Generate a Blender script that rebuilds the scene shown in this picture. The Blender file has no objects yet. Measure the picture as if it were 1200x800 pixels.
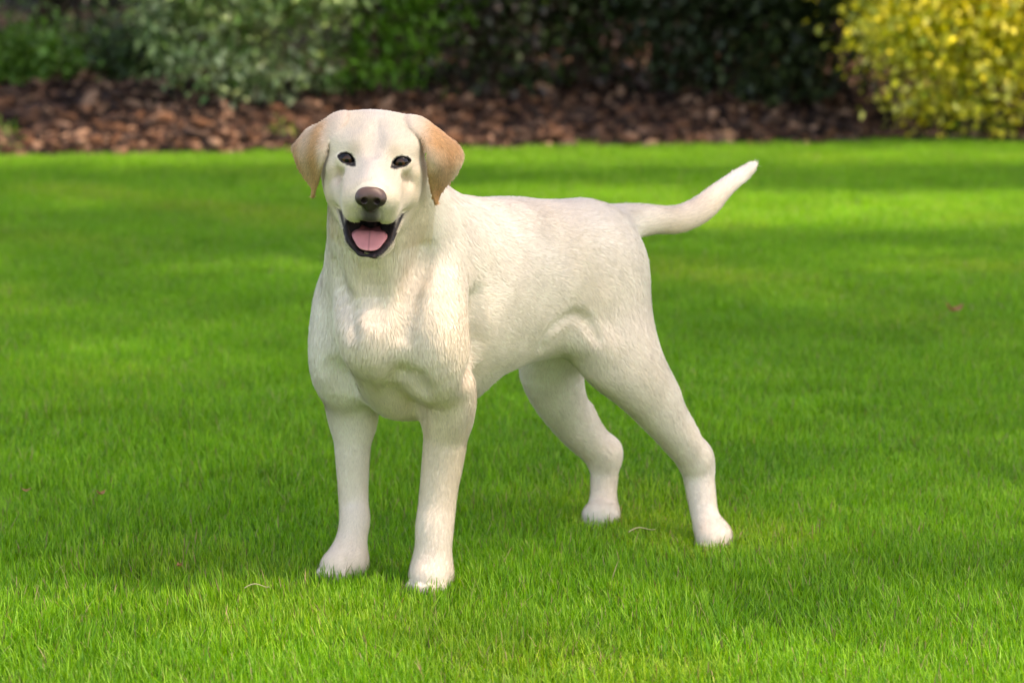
# A pale yellow dog standing on a lawn in front of a bark-mulched shrub border.
import bpy, math, random, time
import numpy as np
T0 = time.time()
SC = bpy.context.scene; COL = SC.collection
rng = np.random.default_rng(7); random.seed(7)

# ---------- camera ----------
cam = bpy.data.cameras.new('camera'); cam_ob = bpy.data.objects.new('camera', cam); COL.objects.link(cam_ob); SC.camera = cam_ob
cam.sensor_width = 36; cam.lens = 103.95; cam.clip_end = 2000; cam.clip_start = .05
cam_ob.location = (0, 0, 1.07); cam_ob.rotation_euler = (math.radians(90)-math.atan(542/3465), 0, 0)
cam.dof.use_dof = True; cam.dof.focus_distance = 4.36; cam.dof.aperture_fstop = 5.0; cam.dof.aperture_blades = 7

# ---------- sky, sun, exposure ----------
SUN = np.array([.46, -.16, .87]); SUN /= np.linalg.norm(SUN)
SUN_EL, SUN_ROT = math.asin(SUN[2]), math.atan2(SUN[0], SUN[1])
w = bpy.data.worlds.new('World'); SC.world = w; w.use_nodes = True
nt = w.node_tree; sky = nt.nodes.new('ShaderNodeTexSky'); sky.sky_type = 'NISHITA'; sky.sun_disc = False
sky.sun_elevation = SUN_EL; sky.sun_rotation = SUN_ROT; sky.air_density = 1.0; sky.dust_density = 1.2; sky.ozone_density = 1.0
nt.links.new(sky.outputs[0], nt.nodes['Background'].inputs[0]); nt.nodes['Background'].inputs[1].default_value = .15
sun = bpy.data.lights.new('sun', 'SUN'); sun.energy = 2.1; sun.angle = math.radians(1.2); sun.color = (1, .945, .85)
so = bpy.data.objects.new('sun', sun); COL.objects.link(so); so.location = (3, 2, 9)
from mathutils import Vector
so.rotation_euler = Vector(SUN).to_track_quat('Z', 'Y').to_euler()
SC.view_settings.view_transform = 'Standard'; SC.view_settings.look = 'None'; SC.view_settings.exposure = 1.78; SC.view_settings.use_white_balance = True; SC.view_settings.white_balance_temperature = 8400; SC.view_settings.white_balance_tint = 24; SC.view_settings.gamma = 1
SC.cycles.use_denoising = True; SC.cycles.max_bounces = 8; SC.cycles.diffuse_bounces = 4; SC.cycles.transparent_max_bounces = 8
SC.cycles.sample_clamp_indirect = 6

# ---------- helpers ----------
def tag(o, label=None, cat=None, group=None, kind=None):
    if label: o['label'] = label
    if cat: o['category'] = cat
    if group: o['group'] = group
    if kind: o['kind'] = kind
    return o
def link(name, data, parent=None, mat=None):
    o = bpy.data.objects.new(name, data); COL.objects.link(o)
    if parent is not None: o.parent = parent
    if mat is not None and data is not None: data.materials.append(mat)
    return o
def empty(name, loc=(0, 0, 0), rz=0):
    o = bpy.data.objects.new(name, None); COL.objects.link(o); o.location = loc; o.rotation_euler = (0, 0, rz); o.empty_display_size = .1; return o
def mesh_from(name, V, loops, starts, smooth=True, cols=None, normals=None):
    """fast mesh build from flat arrays"""
    me = bpy.data.meshes.new(name); V = np.asarray(V, np.float32); loops = np.asarray(loops, np.int32).ravel(); starts = np.asarray(starts, np.int32)
    me.vertices.add(len(V)); me.vertices.foreach_set('co', V.ravel())
    me.loops.add(len(loops)); me.loops.foreach_set('vertex_index', loops)
    me.polygons.add(len(starts)); me.polygons.foreach_set('loop_start', starts)
    me.update(calc_edges=True); me.validate()
    if smooth: me.polygons.foreach_set('use_smooth', np.ones(len(me.polygons), bool))
    if cols is not None:
        a = me.attributes.new('col', 'FLOAT_COLOR', 'POINT'); c = np.ones((len(V), 4), np.float32); c[:, :3] = cols; a.data.foreach_set('color', c.ravel())
    if normals is not None: me.normals_split_custom_set_from_vertices(np.asarray(normals, np.float32))
    return me
def quads_mesh(name, V, Q, **k): return mesh_from(name, V, Q, np.arange(len(Q))*4, **k)
def lin(r, g, b):
    f = lambda c: (c/255/12.92) if c <= 10 else ((c/255+.055)/1.055)**2.4
    return (f(r), f(g), f(b))
def material(name, col=(.5, .5, .5), rough=.6, attr=None, spec=.5, sheen=0, transl=0, vary=0, noise=None, bump=None, coat=0, tcol=None):
    m = bpy.data.materials.new(name); m.use_nodes = True; N = m.node_tree.nodes; Lk = m.node_tree.links; b = N['Principled BSDF']
    b.inputs['Roughness'].default_value = rough; b.inputs['Specular IOR Level'].default_value = spec
    if sheen: b.inputs['Sheen Weight'].default_value = sheen; b.inputs['Sheen Roughness'].default_value = .4
    if coat: b.inputs['Coat Weight'].default_value = coat; b.inputs['Coat Roughness'].default_value = .08
    src = None
    if attr:
        a = N.new('ShaderNodeAttribute'); a.attribute_name = attr; src = a.outputs['Color']
    else:
        c = N.new('ShaderNodeRGB'); c.outputs[0].default_value = (*col, 1); src = c.outputs[0]
    def mul(src, fac_socket, lo, hi):
        mr = N.new('ShaderNodeMapRange'); mr.inputs['To Min'].default_value = lo; mr.inputs['To Max'].default_value = hi; Lk.new(fac_socket, mr.inputs['Value'])
        mx = N.new('ShaderNodeVectorMath'); mx.operation = 'SCALE'; Lk.new(src, mx.inputs[0]); Lk.new(mr.outputs[0], mx.inputs['Scale']); return mx.outputs[0]
    if noise:
        for sc, lo, hi in noise:
            tc = N.new('ShaderNodeTexCoord'); nz = N.new('ShaderNodeTexNoise'); nz.inputs['Scale'].default_value = sc; nz.inputs['Detail'].default_value = 5
            Lk.new(tc.outputs['Object'], nz.inputs['Vector']); src = mul(src, nz.outputs['Fac'], lo, hi)
    if vary:
        oi = N.new('ShaderNodeObjectInfo'); src = mul(src, oi.outputs['Random'], 1-vary, 1+vary)
    Lk.new(src, b.inputs['Base Color'])
    if bump:
        tc = N.new('ShaderNodeTexCoord'); nz = N.new('ShaderNodeTexNoise'); nz.inputs['Scale'].default_value = bump[0]; nz.inputs['Detail'].default_value = 6
        Lk.new(tc.outputs['Object'], nz.inputs['Vector']); bp = N.new('ShaderNodeBump'); bp.inputs['Strength'].default_value = bump[1]; bp.inputs['Distance'].default_value = bump[2]
        Lk.new(nz.outputs['Fac'], bp.inputs['Height']); Lk.new(bp.outputs[0], b.inputs['Normal'])
    if transl:
        t = N.new('ShaderNodeBsdfTranslucent'); mx = N.new('ShaderNodeMixShader'); mx.inputs[0].default_value = transl
        s2 = src
        if tcol:
            v = N.new('ShaderNodeVectorMath'); v.operation = 'MULTIPLY'; v.inputs[1].default_value = tcol; Lk.new(src, v.inputs[0]); s2 = v.outputs[0]
        Lk.new(s2, t.inputs[0]); Lk.new(b.outputs[0], mx.inputs[1]); Lk.new(t.outputs[0], mx.inputs[2]); Lk.new(mx.outputs[0], N['Material Output'].inputs['Surface'])
    return m
def sn(P, seed, sc):
    """cheap smooth noise in [-1,1]: a sum of randomly turned sine waves"""
    r = np.random.default_rng(seed); o = 0
    for _ in range(6):
        k = r.normal(size=3); k /= np.linalg.norm(k); o = o+np.sin(P@(k*sc*r.uniform(.6, 1.7))+r.uniform(0, 6.28))
    return o/3.2

# ---------- implicit-surface toolkit ----------
class Grid:
    def __init__(s, lo, hi, h):
        s.lo = np.array(lo, float); s.h = h
        s.n = np.ceil((np.array(hi)-s.lo)/h).astype(int)+1
        s.F = np.full(s.n, 0.2, np.float32)
    def block(s, lo, hi):
        a = np.clip(np.floor((np.array(lo)-s.lo)/s.h).astype(int), 0, s.n-1)
        b = np.clip(np.ceil((np.array(hi)-s.lo)/s.h).astype(int)+1, 1, s.n)
        sl = tuple(slice(a[i], b[i]) for i in range(3))
        X = [(s.lo[i]+s.h*np.arange(a[i], b[i])).astype(np.float32) for i in range(3)]
        return sl, (X[0][:, None, None], X[1][None, :, None], X[2][None, None, :])
def smin(a, b, k):
    if k <= 0: return np.minimum(a, b)
    h = np.maximum(k-np.abs(a-b), 0)/k
    return np.minimum(a, b)-h*h*k*0.25
def smax(a, b, k): return -smin(-a, -b, k)
def prim_bbox(p):
    pts = np.array(p['pts']); r = max(p['r'])*1.02
    m = r+p['k']+0.012
    return pts.min(0)-m, pts.max(0)+m
def cr(A, m):
    A = np.array(A, float); out = []; n = len(A)
    for i in range(n-1):
        p0, p1, p2, p3 = A[max(i-1, 0)], A[i], A[i+1], A[min(i+2, n-1)]
        for k in range(m):
            t = k/m; out.append(.5*((2*p1)+(-p0+p2)*t+(2*p0-5*p1+4*p2-p3)*t*t+(-p0+3*p1-3*p2+p3)*t**3))
    out.append(A[-1]); return np.array(out)
def prep(prims):
    for p in prims:
        if p['t'] == 'chain' and not p.get('done'):
            A = cr(np.concatenate([p['pts'], np.array(p['r'])[:, None], np.array(p['s'])[:, None]], 1), p['m'])
            p['pts'], p['r'], p['s'], p['done'] = A[:, :3], A[:, 3], A[:, 4], True
def prim_eval(p, X):
    """signed distance of one primitive: a tapered capsule (optionally flattened), an ellipsoid, or a thick sheet"""
    x, y, z = X
    if p['t'] == 'cap':
        a, b = [np.array(q, float) for q in p['pts'][:2]]; r1, r2 = p['r'][:2]
        sc = 1.0
        px, py, pz = x-a[0], y-a[1], z-a[2]; ba = b-a
        if p.get('n') is not None:
            n = np.array(p['n'], float); n /= np.linalg.norm(n); sc = p['s']
            q = (px*n[0]+py*n[1]+pz*n[2])*(1/sc-1)
            px, py, pz = px+q*n[0], py+q*n[1], pz+q*n[2]
            ba = ba+ba.dot(n)*(1/sc-1)*n
        L = max(ba.dot(ba), 1e-9)
        t = np.clip((px*ba[0]+py*ba[1]+pz*ba[2])/L, 0, 1)
        d = np.sqrt((px-t*ba[0])**2+(py-t*ba[1])**2+(pz-t*ba[2])**2)-(r1+(r2-r1)*t)
        return d*(sc if sc < 1 else 1)**0.5
    if p['t'] == 'chain':
        d = None; n = p.get('n')
        if n is not None: n = np.array(n, float)/np.linalg.norm(n)
        for i in range(len(p['pts'])-1):
            a, b = np.array(p['pts'][i], float), np.array(p['pts'][i+1], float); ba = b-a
            px, py, pz = x-a[0], y-a[1], z-a[2]
            t = np.clip((px*ba[0]+py*ba[1]+pz*ba[2])/max(ba.dot(ba), 1e-9), 0, 1)
            px, py, pz = px-t*ba[0], py-t*ba[1], pz-t*ba[2]; m = 1
            if n is not None:
                s = p['s'][i]+(p['s'][i+1]-p['s'][i])*t
                q = (px*n[0]+py*n[1]+pz*n[2])*(1/s-1)
                px, py, pz = px+q*n[0], py+q*n[1], pz+q*n[2]; m = np.minimum(s, 1)**.5
            e = (np.sqrt(px*px+py*py+pz*pz)-(p['r'][i]+(p['r'][i+1]-p['r'][i])*t))*m
            d = e if d is None else smin(d, e, p['kin'])
        return d
    if p['t'] == 'ell':
        c = np.array(p['pts'][0], float); R = np.array(p['R'], float); r = p['r']
        px, py, pz = x-c[0], y-c[1], z-c[2]
        u = [(px*R[i][0]+py*R[i][1]+pz*R[i][2])/r[i] for i in range(3)]
        k0 = np.sqrt(u[0]**2+u[1]**2+u[2]**2)+1e-9
        k1 = np.sqrt((u[0]/r[0])**2+(u[1]/r[1])**2+(u[2]/r[2])**2)+1e-9
        return k0*(k0-1)/k1
    if p['t'] == 'sheet':
        x, y, z = np.broadcast_arrays(x-HO[0], y-HO[1], z-HO[2])
        u, f, w = [(x*R[0]+y*R[1]+z*R[2])*100 for R in HR]
        a, b = u-p['c'][0], w-p['c'][1]; c = p['g']
        gg = p.get('wav', .16)*np.sin(1.7*a+.35*b+.6)+c[0]+c[1]*a+c[2]*b+c[3]*a*a+c[4]*a*b+c[5]*b*b+c[6]*a*a*b+c[7]*a*b*b+c[8]*b**3
        sl = np.sqrt(1+(c[1]+2*c[3]*a+c[4]*b+2*c[6]*a*b+c[7]*b*b)**2+(c[2]+c[4]*a+2*c[5]*b+c[6]*a*a+2*c[7]*a*b+3*c[8]*b*b)**2)
        V = cr(p['poly']+p['poly'][:1], 3)[:-1]; d2 = np.full(u.shape, 1e9); inside = np.zeros(u.shape, bool)
        for i in range(len(V)):
            q, r = V[i], V[(i+1) % len(V)]; e = r-q
            du, dw = u-q[0], w-q[1]; t = np.clip((du*e[0]+dw*e[1])/e.dot(e), 0, 1)
            d2 = np.minimum(d2, (du-t*e[0])**2+(dw-t*e[1])**2)
            if abs(e[1]) > 1e-9: inside ^= ((q[1] > w) != (r[1] > w)) & (u < e[0]*(w-q[1])/e[1]+q[0])
        o = np.sqrt(d2); o = np.where(inside, -o, o)
        th = p['th']
        return (smax(np.abs(f-gg)/sl-th, o-p.get('gr', -.1), p.get('rd', .55))*.01).astype(np.float32)
def build_field(G, prims):
    prep(prims)
    for p in prims:
        lo, hi = prim_bbox(p)
        sl, X = G.block(lo, hi)
        if min(v.shape[i] for i, v in enumerate(X)) < 1: continue
        d = prim_eval(p, X)
        if p.get('sub'): G.F[sl] = smax(G.F[sl], -d, p['k'])
        else: G.F[sl] = smin(G.F[sl], d, p['k'])
def trilin(G, P):
    q = (P-G.lo)/G.h; i = np.clip(np.floor(q).astype(int), 0, G.n-2); f = q-i
    v = 0
    for a in (0, 1):
        for b in (0, 1):
            for c in (0, 1):
                w = (f[:, 0] if a else 1-f[:, 0])*(f[:, 1] if b else 1-f[:, 1])*(f[:, 2] if c else 1-f[:, 2])
                v = v+w*G.F[i[:, 0]+a, i[:, 1]+b, i[:, 2]+c]
    return v
def grad(G, P, e=None):
    e = e or G.h
    g = np.stack([trilin(G, P+np.eye(3)[k]*e)-trilin(G, P-np.eye(3)[k]*e) for k in range(3)], 1)
    return g/(np.linalg.norm(g, axis=1, keepdims=True)+1e-12)
def surface_nets(G):
    F = G.F; s = F < 0
    act = np.zeros(np.array(F.shape)-1, bool)
    any_, all_ = s[:-1, :-1, :-1].copy(), s[:-1, :-1, :-1].copy()
    for a in (0, 1):
        for b in (0, 1):
            for c in (0, 1):
                v = s[a:F.shape[0]-1+a, b:F.shape[1]-1+b, c:F.shape[2]-1+c]; any_ |= v; all_ &= v
    act = any_ & ~all_
    cell = np.argwhere(act); idx = np.full(act.shape, -1, np.int32); idx[act] = np.arange(len(cell))
    acc = np.zeros((len(cell), 3)); cnt = np.zeros(len(cell))
    cor = [(a, b, c) for a in (0, 1) for b in (0, 1) for c in (0, 1)]
    val = {c: F[cell[:, 0]+c[0], cell[:, 1]+c[1], cell[:, 2]+c[2]] for c in cor}
    for c in cor:
        for ax in range(3):
            if c[ax]: continue
            d = list(c); d[ax] = 1; d = tuple(d)
            m = (val[c] < 0) != (val[d] < 0)
            t = val[c]/(val[c]-val[d]+1e-12)
            p = np.tile(np.array(c, float), (len(cell), 1)); p[:, ax] = t
            acc[m] += p[m]; cnt[m] += 1
    V = G.lo+G.h*(cell+acc/cnt[:, None])
    quads = []
    for ax in range(3):
        u, v = (ax+1) % 3, (ax+2) % 3
        A = [slice(None)]*3; B = [slice(None)]*3; A[ax] = slice(0, -1); B[ax] = slice(1, None)
        e = np.argwhere(s[tuple(A)] != s[tuple(B)])
        e = e[(e[:, u] > 0) & (e[:, v] > 0) & (e[:, u] < F.shape[u]-1) & (e[:, v] < F.shape[v]-1)]
        q = []
        for du, dv in ((-1, -1), (0, -1), (0, 0), (-1, 0)):
            c = e.copy(); c[:, u] += du; c[:, v] += dv; q.append(idx[c[:, 0], c[:, 1], c[:, 2]])
        q = np.stack(q, 1)
        fl = ~s[tuple(e.T)]
        q[fl] = q[fl][:, ::-1]; quads.append(q)
    Q = np.concatenate(quads)
    for _ in range(2):
        g = grad(G, V); V = V-g*np.clip(trilin(G, V), -G.h, G.h)[:, None]*0.8
    return V, Q

# ---------- dog anatomy (metres, world axes): muscles and bones as tapered forms ----------
HO = np.array([-0.20021, 4.30431, 0.67619])
HR = np.array([[0.997797, 0.022949, -0.062245], [0.011817, -0.984739, -0.173636], [0.06528, -0.172518, 0.982841]])   # head frame: right, forward, up
PRIMS = [
    dict(t='chain', m=4, pts=[[-0.1874, 4.46, 0.3987], [-0.1369, 4.47, 0.4209], [-0.0726, 4.53, 0.4349], [0.0, 4.6, 0.444], [0.0678, 4.66, 0.4482], [0.1164, 4.705, 0.4463], [0.1361, 4.725, 0.4436]], r=[0.08, 0.122, 0.137, 0.13, 0.115, 0.097, 0.08], s=[0.95, 0.8, 0.74, 0.76, 0.8, 0.85, 0.85], k=0.03, kin=0.004, n=[0.65606, -0.75471, 0.0], flow=[0.7547, 0.6561, -0.5], hl=0.01, reg='body'),
    dict(t='chain', m=4, pts=[[-0.1232, 4.46, 0.5036], [-0.0788, 4.52, 0.5092], [-0.0133, 4.59, 0.5006]], r=[0.058, 0.05, 0.045], s=[1.0, 1.0, 1.0], k=0.05, kin=0.004, flow=[0.7547, 0.6561, -0.5], hl=0.01, reg='body'),
    dict(t='chain', m=4, pts=[[0.0679, 4.67, 0.4934], [0.1094, 4.705, 0.4877], [0.1377, 4.735, 0.4757]], r=[0.055, 0.051, 0.042], s=[1.2, 1.2, 1.0], k=0.04, kin=0.004, n=[0.65606, -0.75471, 0.0], flow=[0.7547, 0.6561, -0.5], hl=0.01, reg='body'),
    dict(t='chain', m=4, pts=[[-0.2093, 4.41, 0.4776], [-0.2119, 4.375, 0.4244], [-0.2061, 4.355, 0.3862], [-0.1969, 4.4, 0.3427], [-0.1794, 4.44, 0.3058], [-0.1377, 4.48, 0.3082], [-0.0929, 4.54, 0.3276]], r=[0.048, 0.05, 0.047, 0.044, 0.045, 0.057, 0.066], s=[1.0, 1.0, 1.0, 1.0, 1.0, 1.0, 1.0], k=0.024, kin=0.004, flow=[0.0, 0.0, -1.0], hl=0.014, reg='body'),
    dict(t='chain', m=4, pts=[[-0.2457, 4.49, 0.4669], [-0.2543, 4.47, 0.4038], [-0.2575, 4.47, 0.3377], [-0.2517, 4.5, 0.2861], [-0.2453, 4.52, 0.2422]], r=[0.04, 0.051, 0.051, 0.04, 0.031], s=[1.0, 1.0, 1.0, 1.0, 1.0], k=0.028, kin=0.004, flow=[0.0, 0.0, -1.0], hl=0.011, reg='body'),
    dict(t='chain', m=4, pts=[[-0.1157, 4.42, 0.4958], [-0.1277, 4.375, 0.418], [-0.1201, 4.37, 0.3606], [-0.1005, 4.4, 0.3139], [-0.0959, 4.42, 0.2671]], r=[0.05, 0.062, 0.057, 0.043, 0.036], s=[1.0, 1.0, 1.0, 1.0, 1.0], k=0.028, kin=0.004, flow=[0.15, 0.0, -1.0], hl=0.011, reg='body'),
    dict(t='chain', m=8, pts=[[-0.0945, 4.42, 0.2895], [-0.1013, 4.425, 0.2266], [-0.1106, 4.42, 0.1614], [-0.1144, 4.413, 0.1217], [-0.1169, 4.403, 0.0973], [-0.1193, 4.391, 0.0655], [-0.1217, 4.387, 0.026]], r=[0.036, 0.0315, 0.0265, 0.0258, 0.0262, 0.025, 0.0235], s=[1.0, 1.0, 1.0, 1.0, 1.0, 1.0, 1.0], k=0.02, kin=0.004, flow=None, hl=0.0072, reg='body'),
    dict(t='chain', m=8, pts=[[-0.2465, 4.52, 0.2584], [-0.2484, 4.52, 0.1815], [-0.2474, 4.515, 0.1147], [-0.2453, 4.496, 0.0835], [-0.2499, 4.479, 0.0535], [-0.2544, 4.467, 0.026]], r=[0.0335, 0.024, 0.0205, 0.0215, 0.0205, 0.0215], s=[1.0, 1.0, 1.0, 1.0, 1.0, 1.0], k=0.02, kin=0.004, flow=None, hl=0.0072, reg='body'),
    dict(t='cap', pts=[[-0.1236, 4.3868, 0.022], [-0.1282, 4.3612, 0.021]], r=[0.021, 0.0205], k=0.042, flow=[-0.1772, -0.9842, -0.5], hl=0.007, reg='paw'),
    dict(t='cap', pts=[[-0.1116, 4.3684, 0.024], [-0.1095, 4.3528, 0.0135]], r=[0.01, 0.0115], k=0.0035, flow=[-0.1772, -0.9842, -0.5], hl=0.0062, reg='paw'),
    dict(t='cap', pts=[[-0.1215, 4.3702, 0.024], [-0.125, 4.3413, 0.0135]], r=[0.01, 0.0115], k=0.0035, flow=[-0.1772, -0.9842, -0.5], hl=0.0062, reg='paw'),
    dict(t='cap', pts=[[-0.1313, 4.3719, 0.024], [-0.138, 4.3437, 0.0135]], r=[0.01, 0.0115], k=0.0035, flow=[-0.1772, -0.9842, -0.5], hl=0.0062, reg='paw'),
    dict(t='cap', pts=[[-0.1411, 4.3737, 0.024], [-0.1486, 4.3598, 0.0135]], r=[0.01, 0.0115], k=0.0035, flow=[-0.1772, -0.9842, -0.5], hl=0.0062, reg='paw'),
    dict(t='cap', pts=[[-0.2536, 4.4632, 0.022], [-0.2726, 4.4454, 0.021]], r=[0.021, 0.0205], k=0.042, flow=[-0.7311, -0.6823, -0.5], hl=0.007, reg='paw'),
    dict(t='cap', pts=[[-0.2555, 4.4417, 0.024], [-0.2632, 4.4281, 0.0135]], r=[0.01, 0.0115], k=0.0035, flow=[-0.7311, -0.6823, -0.5], hl=0.0062, reg='paw'),
    dict(t='cap', pts=[[-0.262, 4.4488, 0.024], [-0.2822, 4.4278, 0.0135]], r=[0.01, 0.0115], k=0.0035, flow=[-0.7311, -0.6823, -0.5], hl=0.0062, reg='paw'),
    dict(t='cap', pts=[[-0.2686, 4.4558, 0.024], [-0.2908, 4.4371, 0.0135]], r=[0.01, 0.0115], k=0.0035, flow=[-0.7311, -0.6823, -0.5], hl=0.0062, reg='paw'),
    dict(t='cap', pts=[[-0.2751, 4.4628, 0.024], [-0.2893, 4.456, 0.0135]], r=[0.01, 0.0115], k=0.0035, flow=[-0.7311, -0.6823, -0.5], hl=0.0062, reg='paw'),
    dict(t='chain', m=7, pts=[[0.1232, 4.71, 0.4857], [0.1377, 4.68, 0.4166], [0.1579, 4.66, 0.3466], [0.1881, 4.66, 0.2969], [0.2277, 4.68, 0.238], [0.2666, 4.705, 0.1802], [0.293, 4.725, 0.1412]], r=[0.066, 0.083, 0.076, 0.058, 0.0395, 0.0295, 0.024], s=[0.7, 0.62, 0.62, 0.75, 0.9, 1.0, 1.0], k=0.04, kin=0.004, n=[0.65606, -0.75471, 0.0], flow=None, hl=0.011, reg='body'),
    dict(t='chain', m=4, pts=[[0.1476, 4.74, 0.4458], [0.1721, 4.72, 0.3721], [0.1993, 4.7, 0.307], [0.2365, 4.695, 0.2521]], r=[0.04, 0.035, 0.028, 0.024], s=[1.0, 1.0, 1.0, 1.0], k=0.04, kin=0.004, flow=[0.2, 0.0, -1.0], hl=0.011, reg='body'),
    dict(t='chain', m=4, pts=[[0.2621, 4.705, 0.2251], [0.2932, 4.732, 0.1709], [0.3122, 4.742, 0.1392], [0.3152, 4.742, 0.1193]], r=[0.014, 0.0085, 0.0085, 0.007], s=[1.0, 1.0, 1.0, 1.0], k=0.014, kin=0.004, flow=None, hl=0.008, reg='body'),
    dict(t='chain', m=8, pts=[[0.2978, 4.735, 0.1392], [0.3049, 4.73, 0.0977], [0.3146, 4.7, 0.043], [0.328, 4.673, 0.02]], r=[0.024, 0.0218, 0.0195, 0.0185], s=[1.0, 1.0, 1.0, 1.0], k=0.018, kin=0.004, flow=None, hl=0.007, reg='body'),
    dict(t='cap', pts=[[0.3274, 4.674, 0.0176], [0.32, 4.6545, 0.0168]], r=[0.0168, 0.0164], k=0.042, flow=[-0.3547, -0.935, -0.5], hl=0.007, reg='paw'),
    dict(t='cap', pts=[[0.3345, 4.6576, 0.0192], [0.3341, 4.6449, 0.0108]], r=[0.008, 0.0092], k=0.0035, flow=[-0.3547, -0.935, -0.5], hl=0.0062, reg='paw'),
    dict(t='cap', pts=[[0.3268, 4.6605, 0.0192], [0.3198, 4.6384, 0.0108]], r=[0.008, 0.0092], k=0.0035, flow=[-0.3547, -0.935, -0.5], hl=0.0062, reg='paw'),
    dict(t='cap', pts=[[0.319, 4.6635, 0.0192], [0.3095, 4.6423, 0.0108]], r=[0.008, 0.0092], k=0.0035, flow=[-0.3547, -0.935, -0.5], hl=0.0062, reg='paw'),
    dict(t='cap', pts=[[0.3112, 4.6664, 0.0192], [0.3032, 4.6567, 0.0108]], r=[0.008, 0.0092], k=0.0035, flow=[-0.3547, -0.935, -0.5], hl=0.0062, reg='paw'),
    dict(t='chain', m=4, pts=[[0.1252, 4.78, 0.449], [0.0952, 4.8, 0.3617], [0.0675, 4.81, 0.2891], [0.0792, 4.83, 0.2228], [0.1155, 4.86, 0.1553], [0.1491, 4.88, 0.1151]], r=[0.07, 0.08, 0.062, 0.045, 0.0295, 0.024], s=[0.7, 0.62, 0.7, 0.85, 1.0, 1.0], k=0.035, kin=0.004, n=[0.65606, -0.75471, 0.0], flow=None, hl=0.01, reg='body'),
    dict(t='chain', m=4, pts=[[0.1198, 4.865, 0.1935], [0.1476, 4.882, 0.1497], [0.1697, 4.895, 0.1224], [0.1726, 4.893, 0.1037]], r=[0.014, 0.0085, 0.0085, 0.007], s=[1.0, 1.0, 1.0, 1.0], k=0.014, kin=0.004, flow=None, hl=0.008, reg='body'),
    dict(t='chain', m=8, pts=[[0.155, 4.885, 0.1155], [0.1551, 4.88, 0.0741], [0.1516, 4.852, 0.0215], [0.15, 4.841, 0.022]], r=[0.0235, 0.0215, 0.0188, 0.019], s=[1.0, 1.0, 1.0, 1.0], k=0.018, kin=0.004, flow=None, hl=0.007, reg='body'),
    dict(t='cap', pts=[[0.1537, 4.8408, 0.0163], [0.1392, 4.8282, 0.0155]], r=[0.0155, 0.0152], k=0.042, flow=[-0.7547, -0.6561, -0.5], hl=0.007, reg='paw'),
    dict(t='cap', pts=[[0.1523, 4.8245, 0.0178], [0.1463, 4.8144, 0.01]], r=[0.0074, 0.0085], k=0.0035, flow=[-0.7547, -0.6561, -0.5], hl=0.0062, reg='paw'),
    dict(t='cap', pts=[[0.1473, 4.8302, 0.0178], [0.1319, 4.8152, 0.01]], r=[0.0074, 0.0085], k=0.0035, flow=[-0.7547, -0.6561, -0.5], hl=0.0062, reg='paw'),
    dict(t='cap', pts=[[0.1423, 4.8359, 0.0178], [0.1253, 4.8228, 0.01]], r=[0.0074, 0.0085], k=0.0035, flow=[-0.7547, -0.6561, -0.5], hl=0.0062, reg='paw'),
    dict(t='cap', pts=[[0.1373, 4.8417, 0.0178], [0.1265, 4.8372, 0.01]], r=[0.0074, 0.0085], k=0.0035, flow=[-0.7547, -0.6561, -0.5], hl=0.0062, reg='paw'),
    dict(t='chain', m=4, pts=[[0.0431, 4.615, 0.3454], [0.0781, 4.612, 0.3649], [0.1186, 4.615, 0.3563], [0.1417, 4.62, 0.3405]], r=[0.017, 0.024, 0.026, 0.024], s=[1.0, 1.0, 1.0, 1.0], k=0.022, kin=0.004, flow=[0.1, 0.0, -1.0], hl=0.016, reg='body'),
    dict(t='chain', m=4, pts=[[0.1352, 4.75, 0.503], [0.1738, 4.79, 0.515], [0.2243, 4.83, 0.516], [0.275, 4.86, 0.5154], [0.3149, 4.89, 0.5291], [0.3536, 4.92, 0.5573], [0.3841, 4.95, 0.5772], [0.4024, 4.965, 0.5887]], r=[0.038, 0.03, 0.023, 0.022, 0.0205, 0.015, 0.0128, 0.0085], s=[1.0, 1.0, 1.0, 1.0, 1.0, 1.0, 1.0, 1.0], k=0.03, kin=0.004, flow=None, hl=0.016, reg='tail'),
    dict(t='cap', pts=[[-0.2036, 4.3515, 0.6389], [-0.0725, 4.53, 0.4708]], r=[0.058, 0.084], k=0.04, flow=[0.3774, 0.328, -0.8], hl=0.01, reg='body'),
    dict(t='cap', pts=[[-0.2052, 4.3509, 0.6135], [-0.1934, 4.42, 0.4152]], r=[0.055, 0.066], k=0.024, flow=[0.0, 0.0, -1.0], hl=0.014, reg='body'),
    dict(t='cap', pts=[[-0.2136, 4.3538, 0.6247], [-0.2344, 4.47, 0.4433]], r=[0.05, 0.055], k=0.03, flow=[0.0, 0.0, -1.0], hl=0.01, reg='body'),
    dict(t='ell', pts=[[-0.2003, 4.3256, 0.682]], R=HR, r=[0.067, 0.072, 0.049], k=0.02, flow=[-0.0118, 0.9847, 0.1736], hl=0.006, reg='head'),
    dict(t='cap', pts=[[-0.2459, 4.3191, 0.7042], [-0.1521, 4.3213, 0.6984]], r=[0.0275, 0.0275], k=0.02, flow=[-0.0118, 0.9847, 0.1736], hl=0.006, reg='head'),
    dict(t='cap', pts=[[-0.2259, 4.2719, 0.6854], [-0.2451, 4.2853, 0.6891]], r=[0.015, 0.015], k=0.015, flow=[-0.0118, 0.9847, 0.1736], hl=0.006, reg='head'),
    dict(t='cap', pts=[[-0.2526, 4.3336, 0.6502], [-0.2444, 4.2856, 0.6524]], r=[0.027, 0.024], k=0.02, flow=[-0.0118, 0.9847, 0.1736], hl=0.006, reg='head'),
    dict(t='cap', pts=[[-0.2445, 4.3245, 0.6165], [-0.2479, 4.2989, 0.6174]], r=[0.024, 0.02], k=0.025, flow=[-0.0118, 0.9847, 0.1736], hl=0.006, reg='head'),
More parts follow.
